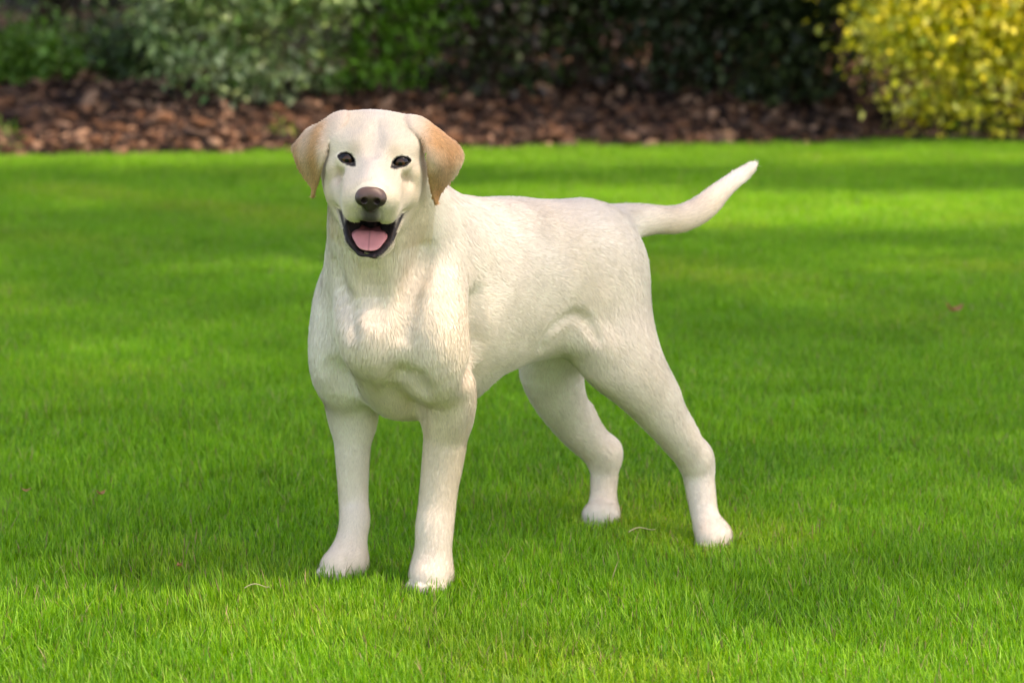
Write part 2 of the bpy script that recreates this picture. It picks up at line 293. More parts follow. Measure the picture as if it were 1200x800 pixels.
    dict(t='cap', pts=[[-0.2234, 4.2669, 0.6447], [-0.2207, 4.2164, 0.6204]], r=[0.024, 0.022], k=0.016, flow=[-0.0118, 0.9847, 0.1736], hl=0.006, reg='head'),
    dict(t='cap', pts=[[-0.2349, 4.2708, 0.6217], [-0.2252, 4.2261, 0.6]], r=[0.02, 0.0165], k=0.014, flow=[-0.0118, 0.9847, 0.1736], hl=0.006, reg='head'),
    dict(t='cap', pts=[[-0.2484, 4.2968, 0.6231], [-0.2367, 4.2626, 0.6225]], r=[0.016, 0.018], k=0.015, flow=[-0.0118, 0.9847, 0.1736], hl=0.006, reg='head'),
    dict(t='cap', pts=[[-0.1721, 4.2731, 0.6821], [-0.1533, 4.2874, 0.6833]], r=[0.015, 0.015], k=0.015, flow=[-0.0118, 0.9847, 0.1736], hl=0.006, reg='head'),
    dict(t='cap', pts=[[-0.1528, 4.3359, 0.644], [-0.1585, 4.2876, 0.6471]], r=[0.027, 0.024], k=0.02, flow=[-0.0118, 0.9847, 0.1736], hl=0.006, reg='head'),
    dict(t='cap', pts=[[-0.1647, 4.3263, 0.6116], [-0.16, 4.3009, 0.6119]], r=[0.024, 0.02], k=0.025, flow=[-0.0118, 0.9847, 0.1736], hl=0.006, reg='head'),
    dict(t='cap', pts=[[-0.1795, 4.2679, 0.642], [-0.1828, 4.2173, 0.618]], r=[0.024, 0.022], k=0.016, flow=[-0.0118, 0.9847, 0.1736], hl=0.006, reg='head'),
    dict(t='cap', pts=[[-0.171, 4.2723, 0.6178], [-0.1813, 4.2271, 0.5973]], r=[0.02, 0.0165], k=0.014, flow=[-0.0118, 0.9847, 0.1736], hl=0.006, reg='head'),
    dict(t='cap', pts=[[-0.1586, 4.2989, 0.6175], [-0.1688, 4.2641, 0.6182]], r=[0.016, 0.018], k=0.015, flow=[-0.0118, 0.9847, 0.1736], hl=0.006, reg='head'),
    dict(t='cap', pts=[[-0.2002, 4.2756, 0.6661], [-0.2006, 4.2082, 0.6339]], r=[0.026, 0.02], k=0.016, flow=[-0.0118, 0.9847, 0.1736], hl=0.006, reg='head'),
    dict(t='cap', pts=[[-0.2014, 4.214, 0.6238], [-0.2029, 4.2162, 0.5999]], r=[0.019, 0.016], k=0.012, flow=[-0.0118, 0.9847, 0.1736], hl=0.006, reg='head'),
    dict(t='cap', pts=[[-0.2479, 4.3007, 0.6014], [-0.2306, 4.2482, 0.5544]], r=[0.009, 0.0085], k=0.01, flow=[-0.0118, 0.9847, 0.1736], hl=0.006, reg='head'),
    dict(t='cap', pts=[[-0.2306, 4.2482, 0.5544], [-0.2161, 4.2337, 0.5397]], r=[0.0085, 0.0095], k=0.008, flow=[-0.0118, 0.9847, 0.1736], hl=0.006, reg='head'),
    dict(t='cap', pts=[[-0.2381, 4.3145, 0.5869], [-0.2231, 4.2508, 0.5462]], r=[0.016, 0.01], k=0.016, flow=[-0.0118, 0.9847, 0.1736], hl=0.006, reg='head'),
    dict(t='cap', pts=[[-0.1621, 4.3027, 0.596], [-0.1827, 4.2493, 0.5514]], r=[0.009, 0.0085], k=0.01, flow=[-0.0118, 0.9847, 0.1736], hl=0.006, reg='head'),
    dict(t='cap', pts=[[-0.1827, 4.2493, 0.5514], [-0.1982, 4.2342, 0.5386]], r=[0.0085, 0.0095], k=0.008, flow=[-0.0118, 0.9847, 0.1736], hl=0.006, reg='head'),
    dict(t='cap', pts=[[-0.1742, 4.316, 0.5829], [-0.1912, 4.2515, 0.5442]], r=[0.016, 0.01], k=0.016, flow=[-0.0118, 0.9847, 0.1736], hl=0.006, reg='head'),
    dict(t='cap', pts=[[-0.2161, 4.2337, 0.5397], [-0.1982, 4.2342, 0.5386]], r=[0.01, 0.01], k=0.008, flow=[-0.0118, 0.9847, 0.1736], hl=0.006, reg='head'),
    dict(t='cap', pts=[[-0.2102, 4.2332, 0.5377], [-0.2042, 4.2333, 0.5373]], r=[0.01, 0.01], k=0.003, flow=[-0.0118, 0.9847, 0.1736], hl=0.006, reg='head'),
    dict(t='cap', pts=[[-0.2065, 4.3305, 0.5846], [-0.2072, 4.2581, 0.5464]], r=[0.022, 0.013], k=0.016, flow=[-0.0118, 0.9847, 0.1736], hl=0.006, reg='head'),
    dict(t='ell', pts=[[-0.2057, 4.2616, 0.5724]], R=[[0.9978, 0.02295, -0.06225], [-0.01324, -0.8505, -0.52581], [0.06501, -0.52547, 0.84832]], r=[0.031, 0.063, 0.02], k=0.008, flow=[-0.0118, 0.9847, 0.1736], hl=0.006, reg='head', sub=True, mouth=1),
    dict(t='ell', pts=[[-0.2054, 4.236, 0.5679]], R=[[0.9978, 0.02295, -0.06225], [-0.00139, -0.93084, -0.36544], [0.06633, -0.36472, 0.92875]], r=[0.026, 0.05, 0.018], k=0.008, flow=[-0.0118, 0.9847, 0.1736], hl=0.006, reg='head', sub=True, mouth=1),
    dict(t='ell', pts=[[-0.2481, 4.2583, 0.6459]], R=HR, r=[0.007, 0.009, 0.008], k=0.015, flow=[-0.0118, 0.9847, 0.1736], hl=0.006, reg='head', sub=True),
    dict(t='ell', pts=[[-0.1544, 4.2605, 0.64]], R=HR, r=[0.007, 0.009, 0.008], k=0.015, flow=[-0.0118, 0.9847, 0.1736], hl=0.006, reg='head', sub=True),
    dict(t='cap', pts=[[-0.2063, 4.3091, 0.5798], [-0.2063, 4.2442, 0.5562]], r=[0.0175, 0.0155], k=0.005, flow=[-0.0118, 0.9847, 0.1736], hl=0.006, reg='head', sub=True, mouth=1),
    dict(t='ell', pts=[[-0.2383, 4.2669, 0.6699]], R=HR, r=[0.0152, 0.0132, 0.013], k=0.005, flow=[-0.0118, 0.9847, 0.1736], hl=0.006, reg='head'),
    dict(t='sheet', pts=[[-0.2375, 4.255, 0.6707]], poly=[[-5.17, 0.161], [-4.704, 0.654], [-3.978, 0.896], [-3.264, 0.699], [-2.751, 0.1], [-2.626, -0.379], [-3.157, -0.585], [-3.895, -0.609], [-4.612, -0.363]], c=[0, 0], g=[5.6, 0, 0, 0, 0, 0, 0, 0, 0], th=2.2, rd=0.02, gr=-0.1, wav=0, r=[0.03], k=0.0008, flow=[-0.0653, 0.1725, -0.9828], hl=0.006, reg='eye', sub=True),
    dict(t='ell', pts=[[-0.1615, 4.2686, 0.6651]], R=HR, r=[0.0152, 0.0132, 0.013], k=0.005, flow=[-0.0118, 0.9847, 0.1736], hl=0.006, reg='head'),
    dict(t='sheet', pts=[[-0.1612, 4.255, 0.6657]], poly=[[2.624, -0.316], [2.78, 0.194], [3.235, 0.638], [3.914, 0.84], [4.713, 0.673], [5.309, 0.176], [4.832, -0.318], [3.998, -0.616], [3.209, -0.619]], c=[0, 0], g=[5.6, 0, 0, 0, 0, 0, 0, 0, 0], th=2.2, rd=0.02, gr=-0.1, wav=0, r=[0.03], k=0.0008, flow=[-0.0653, 0.1725, -0.9828], hl=0.006, reg='eye', sub=True),
    dict(t='sheet', pts=[[-0.2847, 4.3118, 0.6721]], poly=[[-4.615, 5.298], [-6.403, 4.623], [-8.302, 3.437], [-10.261, 2.005], [-11.519, 0.354], [-12.259, -0.885], [-12.025, -2.131], [-11.379, -3.686], [-10.329, -4.972], [-9.28, -5.987], [-9.067, -7.153], [-8.734, -7.64], [-8.354, -6.973], [-7.906, -5.088], [-7.408, -2.861], [-7.005, -0.785], [-6.686, 1.031], [-6.292, 2.165], [-5.51, 3.276], [-4.338, 4.294]], c=[-8.3815, -1.0831], g=[1.569128, 0.838515, -0.017048, -0.159027, 0.060195, -0.144859, -0.015592, 0.045797, -0.020175], th=0.3, r=[0.0741], k=0.007, flow=[-0.0653, 0.1725, -0.9828], hl=0.0076, reg='ear'),
    dict(t='sheet', pts=[[-0.1122, 4.3114, 0.6633]], poly=[[4.265, 5.223], [5.647, 5.371], [7.209, 4.85], [9.11, 3.603], [10.806, 2.146], [12.337, 0.781], [13.065, -0.61], [12.887, -1.957], [12.181, -3.406], [11.067, -4.75], [10.206, -5.777], [9.635, -7.049], [9.281, -7.44], [8.857, -6.773], [8.373, -5.296], [7.999, -3.732], [7.665, -1.781], [7.437, 0.284], [7.018, 1.932], [6.188, 3.165], [5.112, 4.093]], c=[8.8722, -0.8122], g=[1.756694, -0.641347, 0.10612, -0.173006, -0.099908, -0.145178, -0.026642, -0.048455, -0.024168], th=0.3, r=[0.0755], k=0.007, flow=[-0.0653, 0.1725, -0.9828], hl=0.0076, reg='ear'),
    dict(t='chain', m=3, pts=[[-0.2617, 4.3661, 0.5076], [-0.2569, 4.3648, 0.4745], [-0.2429, 4.3371, 0.4425], [-0.2331, 4.3144, 0.4127]], r=[0.0031, 0.009, 0.009, 0.0031], s=[1, 1, 1, 1], k=0.022, kin=0.002, flow=None, hl=0.01, reg='groove', sub=True),
    dict(t='chain', m=3, pts=[[-0.1281, 4.3606, 0.5287], [-0.1368, 4.3518, 0.5018], [-0.1466, 4.3379, 0.4743], [-0.1551, 4.3228, 0.4445], [-0.16, 4.3127, 0.4103]], r=[0.0028, 0.008, 0.008, 0.008, 0.0028], s=[1, 1, 1, 1, 1], k=0.024, kin=0.002, flow=None, hl=0.01, reg='groove', sub=True),
    dict(t='chain', m=3, pts=[[-0.2091, 4.3234, 0.4974], [-0.2071, 4.3272, 0.4625], [-0.2042, 4.3158, 0.4349]], r=[0.0042, 0.012, 0.0042], s=[1, 1, 1], k=0.026, kin=0.002, flow=None, hl=0.01, reg='groove', sub=True),
    dict(t='chain', m=3, pts=[[-0.2687, 4.414, 0.3425], [-0.2534, 4.414, 0.3267], [-0.2434, 4.419, 0.3101]], r=[0.0045, 0.013, 0.0045], s=[1, 1, 1], k=0.026, kin=0.002, flow=None, hl=0.01, reg='groove', sub=True),
    dict(t='chain', m=3, pts=[[-0.1596, 4.3253, 0.3443], [-0.1455, 4.3215, 0.336], [-0.1357, 4.3291, 0.3206]], r=[0.0028, 0.008, 0.0028], s=[1, 1, 1], k=0.03, kin=0.002, flow=None, hl=0.01, reg='groove', sub=True),
    dict(t='chain', m=3, pts=[[0.0452, 4.5448, 0.348], [0.0556, 4.5347, 0.3711], [0.073, 4.5435, 0.3885], [0.0945, 4.5624, 0.3978], [0.115, 4.5813, 0.3883], [0.1327, 4.5864, 0.3604]], r=[0.0016, 0.0045, 0.0045, 0.0045, 0.0045, 0.0016], s=[1, 1, 1, 1, 1, 1], k=0.015, kin=0.002, flow=None, hl=0.01, reg='groove', sub=True),
    dict(t='chain', m=3, pts=[[-0.0565, 4.3987, 0.4464], [-0.0566, 4.4012, 0.4071], [-0.0594, 4.4126, 0.3662], [-0.0638, 4.3572, 0.3389]], r=[0.0021, 0.006, 0.006, 0.0021], s=[1, 1, 1, 1], k=0.034, kin=0.002, flow=None, hl=0.01, reg='groove', sub=True),
    dict(t='chain', m=3, pts=[[-0.1964, 4.2761, 0.7136], [-0.197, 4.2584, 0.6965], [-0.1988, 4.2421, 0.6771]], r=[0.0021, 0.006, 0.0021], s=[1, 1, 1], k=0.02, kin=0.002, flow=None, hl=0.01, reg='groove', sub=True),
]
HOCKS = [[[0.2776, 4.735, 0.2169], [0.2998, 4.75, 0.1689], [0.3216, 4.758, 0.1347], [0.3298, 4.75, 0.1007]], [[0.1641, 4.905, 0.1571], [0.1789, 4.91, 0.1151], [0.1831, 4.9, 0.0701]]]
EYES = [{'c': (-3.85, 3.75, -0.22), 'poly': [[-5.17, 0.161], [-4.704, 0.654], [-3.978, 0.896], [-3.264, 0.699], [-2.751, 0.1], [-2.626, -0.379], [-3.157, -0.585], [-3.895, -0.609], [-4.612, -0.363]]}, {'c': (3.85, 3.75, -0.22), 'poly': [[2.624, -0.316], [2.78, 0.194], [3.235, 0.638], [3.914, 0.84], [4.713, 0.673], [5.309, 0.176], [4.832, -0.318], [3.998, -0.616], [3.209, -0.619]]}]
CLAWS = [([-0.1112, 4.3434, 0.0145], [-0.1772, -0.9842, 0.0], 1.0), ([-0.1267, 4.332, 0.0145], [-0.1772, -0.9842, 0.0], 1.0), ([-0.1397, 4.3343, 0.0145], [-0.1772, -0.9842, 0.0], 1.0), ([-0.1503, 4.3505, 0.0145], [-0.1772, -0.9842, 0.0], 1.0), ([-0.2702, 4.4216, 0.0145], [-0.7311, -0.6823, 0.0], 1.0), ([-0.2891, 4.4214, 0.0145], [-0.7311, -0.6823, 0.0], 1.0), ([-0.2978, 4.4307, 0.0145], [-0.7311, -0.6823, 0.0], 1.0), ([-0.2962, 4.4495, 0.0145], [-0.7311, -0.6823, 0.0], 1.0), ([0.3314, 4.6378, 0.0118], [-0.3547, -0.935, 0.0], 0.8), ([0.3171, 4.6313, 0.0118], [-0.3547, -0.935, 0.0], 0.8), ([0.3068, 4.6352, 0.0118], [-0.3547, -0.935, 0.0], 0.8), ([0.3005, 4.6495, 0.0118], [-0.3547, -0.935, 0.0], 0.8), ([0.141, 4.8098, 0.011], [-0.7547, -0.6561, 0.0], 0.74), ([0.1266, 4.8106, 0.011], [-0.7547, -0.6561, 0.0], 0.74), ([0.12, 4.8182, 0.011], [-0.7547, -0.6561, 0.0], 0.74), ([0.1212, 4.8326, 0.011], [-0.7547, -0.6561, 0.0], 0.74)]
# ---------- the dog: one continuous body from an implicit surface ----------
HS = .01
def H(p): p = np.atleast_2d(np.array(p, float)); return HO+(p@HR)*HS
def toH(V): return (V-HO)@HR.T/HS
def seg_dist(P, pl):
    d = np.full(len(P), 1e9)
    for a, b in zip(pl[:-1], pl[1:]):
        a, b = np.array(a, float), np.array(b, float); e = b-a
        t = np.clip((P-a)@e/(e@e), 0, 1); d = np.minimum(d, np.linalg.norm(P-a-t[:, None]*e, axis=1))
    return d
def sst(x, a, b): t = np.clip((x-a)/(b-a), 0, 1); return t*t*(3-2*t)
CREAM = np.array([.83, .72, .555]); WHITE = np.array([.88, .815, .70]); TAN = np.array([.59, .33, .145]); BLACK = np.array([.016, .012, .012])
def d_prims(V, sel):
    d = np.full(len(V), 1.0)
    for p in PRIMS:
        if sel(p): d = np.minimum(d, prim_eval(p, V.T))
    return d
def coat_colour(V):
    """coat colour by place on the body, with painted face shading; second result: how bare the skin is (lips, eye rims, mouth)"""
    q = toH(V); n = len(V)
    c = CREAM+(WHITE-CREAM)*np.clip(.45+.5*sn(V, 3, 14), 0, 1)[:, None]
    def mix(col, w): nonlocal c; c = c+(np.array(col)-c)*np.clip(w, 0, 1)[:, None]
    # faint biscuit tints
    mix((.74, .56, .34), .38*np.clip(sn(V*[1, 1, .5], 5, 22)-.25, 0, 1))
    ear = d_prims(V, lambda p: p['reg'] == 'ear')
    he = 1-sst(ear, .000, .007)
    mix(TAN, he*np.clip(.84+.34*sn(V*[1, 1, .35], 9, 95), 0, 1))
    mix(CREAM, .3*he*sst(q[:, 1], 1.6, 2.8))                       # paler rim of the front edge
    mix((.44, .19, .06), .75*he*np.clip(sn(V*[1, 1, .5], 10, 90)-.1, 0, 1))
    inh = (q[:, 1] > -9) & (q[:, 2] > -14) & (np.abs(q[:, 0]) < 9)
    # paler tint on top of ear bases
    mix(CREAM, he*(1-sst(np.abs(q[:, 0]), 5.0, 8.6))*.85)
    # browner brow and stop, light tan beside the eyes
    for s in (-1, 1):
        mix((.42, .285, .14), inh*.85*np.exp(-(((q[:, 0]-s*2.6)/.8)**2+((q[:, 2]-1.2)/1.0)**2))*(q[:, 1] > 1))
        mix((.70, .56, .38), inh*.35*np.exp(-(((q[:, 0]-s*3.9)/1.0)**2+((q[:, 2]+2.6)/1.0)**2))*(q[:, 1] > 1))
    fm = inh*(q[:, 1] > -4)*(1-he)*(.80-.35*np.exp(-(q[:, 0]/2.0)**2)); mix((.77, .655, .46), fm)  # face toned down, most at the sides: soft shading put into the colour
    ck = inh*sst(np.abs(q[:, 0]), 4.2, 6.0)*sst(-q[:, 2], .2, 2.0)*(q[:, 1] > -3)*(1-he); mix((.72, .58, .38), .55*ck)  # creamy cheek tone, deepened to paint in the shade on the cheeks
    for s in (-1, 1): mix((.70, .55, .36), inh*.5*np.exp(-(((q[:, 0]-s*4.2)/.8)**2+((q[:, 2]+3.2)/1.1)**2))*(q[:, 1] > 3))  # painted shading below the eyes, beside the muzzle
    mix((.72, .58, .46), inh*.35*np.exp(-((q[:, 0]/1.4)**2+((q[:, 2]+1.4)/.9)**2))*(q[:, 1] > 8))
    # hock streaks
    for pl in HOCKS: mix((.60, .36, .17), .75*np.exp(-(seg_dist(V, pl)/.011)**2))
    bare = np.zeros(n)
    eye = np.zeros(n); eye_b = np.zeros(n)
    for e in EYES:
        pl = [(x, 0, z) for x, z in e['poly']]; q2 = q*[1, 0, 1]; ed_ = seg_dist(q2, pl+pl[:1])
        eye_b = np.maximum(eye_b, (1-sst(ed_, .22, .50))*(q[:, 1] > 2)*inh)
        eye = np.maximum(eye, (1-sst(seg_dist(q2, pl+pl[:1]), .06, .24))*(q[:, 1] > 2)*(np.abs(q[:, 0]) < 6.5)*inh)
    mix(BLACK*1.5, eye); bare = np.maximum(bare, eye_b)
    cav = d_prims(V, lambda p: p.get('mouth'))*100
    mouth = (1-sst(cav, .12, .3))*inh
    lower = (1-sst(cav, .5, .85))*inh*sst(-q[:, 2], 7.4, 8.2)
    for s in (-1, 1):
        jd = seg_dist(q, [(s*4.6, 1.8, -7.6), (s*2.4, 7.8, -11.1), (s*.8, 9.6, -12.2), (0, 9.7, -12.2)])
        lower = np.maximum(lower, (1-sst(jd, np.where(q[:, 2] < -10.3, .95, .50), np.where(q[:, 2] < -10.3, 1.22, .80)))*inh)
    lip = np.zeros(n)
    for s in (-1, 1): lip = np.maximum(lip, 1-sst(seg_dist(q, [(s*5.2, 1.8, -7.0), (s*4.3, 3.2, -8.2), (s*3.2, 6.8, -10.5)]), .35, .65))
    phil = inh*np.exp(-((q[:, 0]/1.7)**4))*sst(-q[:, 2], 4.3, 5.0)*(1-sst(-q[:, 2], 8.6, 9.2))*sst(q[:, 1], 8.6, 9.6)*.97
    b = np.maximum(np.maximum(mouth, lower), lip*inh*(q[:, 2] < -6)); mix(BLACK, b); mix(np.array([.035, .028, .026]), phil)
    mix((.10, .055, .05), b*np.clip(sn(V, 15, 420)-.35, 0, 1)*.9)
    bare = np.maximum(bare, np.maximum(b, phil*.9))
    nose = 1-sst(np.linalg.norm((q-[0, 11.6, -3.1])/[1.15, 1, 1.0], axis=1), 1.55, 2.1)
    bare = np.maximum(bare, nose)
    return c, bare
G = Grid((-.42, 4.10, -.02), (.42, 5.05, .76), .0026)
build_field(G, PRIMS)
# loose skin and muscle relief: long folds on neck and chest, faint dents elsewhere
band = np.argwhere(np.abs(G.F) < .012); BP = G.lo+band*G.h; bq_ = toH(BP)
hd_m = (1-sst(bq_[:, 2], -13, -9))*np.where(bq_[:, 1] > -7, 1, 1)
chest = np.exp(-((BP[:, 0]+.17)/.13)**2-((BP[:, 2]-.46)/.14)**2)
leg_m = sst(BP[:, 2], .03, .10)
dsp = .0022*sn(BP*[1, 1, .30], 41, 85)*chest*hd_m+.0016*sn(BP, 42, 30)*leg_m*hd_m+.0008*sn(BP*[1, 1, .5], 43, 80)*leg_m*hd_m
G.F[tuple(band.T)] += dsp.astype(np.float32)
BV, BQ = surface_nets(G); BN = grad(G, BV, .004)
print('dog surface', len(BV), len(BQ), round(time.time()-T0, 1))
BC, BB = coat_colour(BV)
M_skin = material('short_cream_coat', attr='col', rough=.65, spec=.25, bump=(260, .35, .002))
M_fur = material('coat_hair', attr='col', rough=.55, spec=.22, sheen=.12)
dog = empty('dog', (0, 4.58, 0)); INV = np.array([0, 4.58, 0])
tag(dog, 'pale yellow short-haired dog standing on the lawn with its mouth open', 'dog')
# the ears are cut from the same surface so that each can be picked out
qh = toH(BV); ed = d_prims(BV, lambda p: p['reg'] == 'ear')*100
ear_v = (ed < .28) & (np.abs(qh[:, 0]) > 5.2)
fe = ear_v[BQ].sum(1) >= 3
side = qh[BQ[:, 0], 0] > 0
def sub_mesh(name, sel, mat, parent):
    Q = BQ[sel]; u, inv = np.unique(Q, return_inverse=True)
    me = quads_mesh(name, BV[u]-INV, inv.reshape(Q.shape), cols=BC[u], normals=BN[u]); return link(name, me, parent, mat)
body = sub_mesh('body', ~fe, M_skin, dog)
for s in (False, True):
    e = sub_mesh('ear', fe & (side == s), M_skin, dog)
    e['label'] = 'biscuit tan ear on the '+('right' if s else 'left')+' in the photo'
# ---- short hair: fine strips lying along the coat
def coat(quads_sel, name, parent, n, wmul=1.0):
    Q = BQ[quads_sel]; A = BV[Q]
    ar = .5*np.linalg.norm(np.cross(A[:, 2]-A[:, 0], A[:, 3]-A[:, 1]), axis=1)
    cen = A.mean(1); hq = toH(cen)
    dens = np.where((np.abs(hq[:, 0]) < 15) & (hq[:, 2] > -13) & (hq[:, 1] > -7), 3.2, np.where(cen[:, 2] < .28, 1.5, 1.0))
    p = ar*dens; p /= p.sum()
    k = rng.choice(len(Q), n, p=p); u, v = rng.random((2, n))
    a = A[k]; R = (a[:, 0]*((1-u)*(1-v))[:, None]+a[:, 1]*(u*(1-v))[:, None]+a[:, 2]*(u*v)[:, None]+a[:, 3]*((1-u)*v)[:, None])
    N = grad(G, R, .005)
    flow = np.zeros((n, 3)); hl = np.zeros(n); ws = np.zeros(n)
    for q in PRIMS:
        if q.get('sub'): continue
        lo, hi = prim_bbox(q); m = np.all((R > lo-.02) & (R < hi+.02), 1)
        if not m.any(): continue
        d = prim_eval(q, R[m].T); w_ = np.exp(-np.clip(d, -.004, .2)/.010)
        if q['flow'] is None:
            P_ = q['pts']; mid = .5*(P_[1:]+P_[:-1]); tg = P_[1:]-P_[:-1]; tg /= np.linalg.norm(tg, axis=1, keepdims=True)
            f = tg[np.argmin(((R[m][:, None]-mid)**2).sum(2), 1)]
        else: f = np.array(q['flow'])/np.linalg.norm(q['flow']); f = np.tile(f, (m.sum(), 1))
        flow[m] += f*w_[:, None]; hl[m] += q['hl']*w_; ws[m] += w_
    hl = hl/np.maximum(ws, 1e-9)
    jit = np.stack([sn(R, 20+i, 70) for i in range(3)], 1)*.22+np.stack([sn(R, 30+i, 260) for i in range(3)], 1)*.12+rng.normal(0, .09, (n, 3))
    flow = flow/(np.linalg.norm(flow, axis=1, keepdims=True)+1e-9)+jit
    t = flow-(flow*N).sum(1)[:, None]*N; t /= np.linalg.norm(t, axis=1, keepdims=True)+1e-9
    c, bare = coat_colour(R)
    keep = (bare < .45)
    R, N, t, c, hl = R[keep], N[keep], t[keep], c[keep], hl[keep]; n = len(R)
    L = hl*rng.uniform(.6, 1.25, n); hd_ = (hl < .007)
    wd = np.where(hl < .0075, .00042, .00055)*rng.uniform(.7, 1.3, n)*wmul
    lift = rng.uniform(.05, .17, n)*np.where(rng.random(n) < .05, 1.9, 1)*np.where(hl < .0075, 1.15, 1)
    sd = np.cross(N, t)
    p0 = R-N*.0006; p1 = R+t*(L*.5)[:, None]+N*(L*.5*lift+.0007)[:, None]; p2 = R+t*L[:, None]+N*(L*lift*.75+.0006)[:, None]
    V = np.stack([p0-sd*wd[:, None], p0+sd*wd[:, None], p1-sd*wd[:, None]*.8, p1+sd*wd[:, None]*.8, p2], 1).reshape(-1, 3)
    i = np.arange(n)[:, None]*5
    loops = np.concatenate([i+[0, 2, 3, 1], i+[2, 4, 3]], 1)
    starts = (np.arange(n)[:, None]*7+[0, 4]).ravel()
    hm_ = np.where(c[:, 2] < .32, 1.9, np.where(hl < .0075, .8, 1))[:, None]
    c = np.clip(c*(1+hm_*rng.normal(0, .075, (n, 1)))*(1+.05*hm_*sn(R*[1, 1, .6], 61, 110)[:, None]), 0, .93)
    me = mesh_from(name, V-INV, loops, starts, cols=np.repeat(c, 5, 0), normals=np.repeat(N+t*.18, 5, 0)/1.0)
    o = link(name, me, parent, M_fur); o['kind'] = 'stuff'; return o
coat(np.ones(len(BQ), bool), 'coat', body, 420000)
print('coat', round(time.time()-T0, 1))
# ---- eyes, nose, tongue
def small_surface(name, prims, h, mat, parent, pad=.01, cols=None):
    lo = np.min([prim_bbox(p)[0] for p in prims], 0); hi = np.max([prim_bbox(p)[1] for p in prims], 0)
    g = Grid(lo, hi, h); build_field(g, prims); V, Q = surface_nets(g)
    me = quads_mesh(name, V-INV, Q, normals=grad(g, V, h*1.5), cols=None if cols is None else cols(V)); return link(name, me, parent, mat)
def hell(c, r, k=.3, sub=False, R=None): return dict(t='ell', pts=H(c), R=HR if R is None else R, r=[q*HS for q in r], k=k*HS, sub=sub)
def hchain(pts, r, s=None, n=None, k=.3, sub=False): return dict(t='chain', m=4, pts=H(pts), r=[q*HS for q in r], s=s or [1]*len(r), n=n, k=k*HS, kin=.0008, sub=sub)
M_eye = material('dark_eye', attr='col', rough=.10, spec=.28)
M_nose = material('moist_nose', attr='col', rough=.38, spec=.4, bump=(900, .4, .0006))
M_tongue = material('tongue', attr='col', rough=.42, spec=.4, bump=(700, .25, .0005))
for e in EYES:
    c = np.array(e['c'])
    def eye_col(V):
        q = (toH(V)-c); a = np.linalg.norm((q-[0, 0, 0])[:, [0, 2]], axis=1)
        t = sst(a, .30, .36)*(1-sst(a, .62, .72)); return np.array([.006, .005, .005])*(1-t[:, None])+np.array([.060, .027, .011])*t[:, None]
    small_surface('eye', [hell(e['c'], (1.36, 1.15, 1.14))], .0007, M_eye, dog, cols=eye_col)
M_lid = material('dark_eyelid_rim', (.020, .013, .010), rough=.35, spec=.35)
for e in EYES:
    c = np.array(e['c']); pl = cr(e['poly']+e['poly'][:1], 2); xx, zz = (pl[:, 0]-c[0])/1.36, (pl[:, 1]-c[2])/1.14
    ff = c[1]+1.15*np.sqrt(np.clip(1-xx*xx-zz*zz, .05, 1))+.05
    small_surface('eyelid', [hchain(np.stack([pl[:, 0], ff, pl[:, 1]], 1), [.11]*len(pl), k=.05)], .0005, M_lid, dog)
NZ = [hell((0, 11.5, -3.2), (2.05, 1.5, 1.5)), hell((-1.2, 11.9, -3.6), (1.05, 1.15, 1.1), .5), hell((1.2, 11.9, -3.6), (1.05, 1.15, 1.1), .5), hell((0, 11.7, -4.7), (1.0, .95, 1.0), .7),
      hchain([(-.75, 13.4, -3.75), (-1.05, 12.6, -3.7), (-1.9, 12.1, -3.85)], [.40, .36, .16], k=.3, sub=True), hchain([(.75, 13.4, -3.75), (1.05, 12.6, -3.7), (1.9, 12.1, -3.85)], [.40, .36, .16], k=.3, sub=True),
      hchain([(0, 13.3, -3.7), (0, 12.8, -5.6)], [.09, .09], k=.22, sub=True)]
def nose_col(V):
    q = toH(V); t = sst(q[:, 2], -4.0, -2.0)[:, None]; c = np.array([.028, .018, .015])*(1-t)+np.array([.125, .072, .052])*t
    return c
small_surface('nose', NZ, .0006, M_nose, dog, cols=nose_col)
TU = HR[2]*math.cos(.42)+HR[1]*math.sin(.42)
TG = [hchain([(0, 1.0, -12.2), (0, 4.5, -11.8), (0, 6.8, -11.25), (0, 8.0, -11.55)], [1.6, 1.8, 1.85, 1.5], [.30, .28, .26, .24], TU.tolist())]
for s in (-1, 1): TG.append(hchain([(s*1.35, 2.0, -11.4), (s*1.50, 5.0, -11.2), (s*1.45, 6.8, -11.0), (s*.85, 8.05, -11.6)], [1.1, 1.1, 1.1, .95], [.42, .40, .36, .30], (TU+HR[0]*s*-.25).tolist(), k=.45))
def tongue_col(V):
    q = toH(V); t = sst(q[:, 1], 3.5, 7.0)[:, None]; c = np.array([.26, .085, .085])*(1-t)+np.array([.60, .235, .225])*t
    return c*(1-.35*np.exp(-(q[:, 0]/.12)**2))[:, None]*(1+.06*sn(V, 77, 500))[:, None]  # dark midline stands in for a shaded centre groove
small_surface('tongue', TG, .0009, M_tongue, dog, cols=tongue_col)
M_claw = material('claw_horn', (.20, .15, .11), rough=.45)
cone = [(math.cos(a)*r, 0, math.sin(a)*r) for r in (.0032, .0024) for a in np.arange(6)*math.pi/3]
CV = np.array([(x, .006*(i//6), z-.0015*(i//6)) for i, (x, _, z) in enumerate(cone)]+[(0, .0125, -.0055)])
claw_me = mesh_from('claw', CV, np.concatenate([np.array([[i, (i+1) % 6, 6+(i+1) % 6, 6+i] for i in range(6)]).ravel(), np.array([[6+i, 6+(i+1) % 6, 12] for i in range(6)]).ravel()]), np.concatenate([np.arange(6)*4, 24+np.arange(6)*3]))
claw_me.materials.append(M_claw)
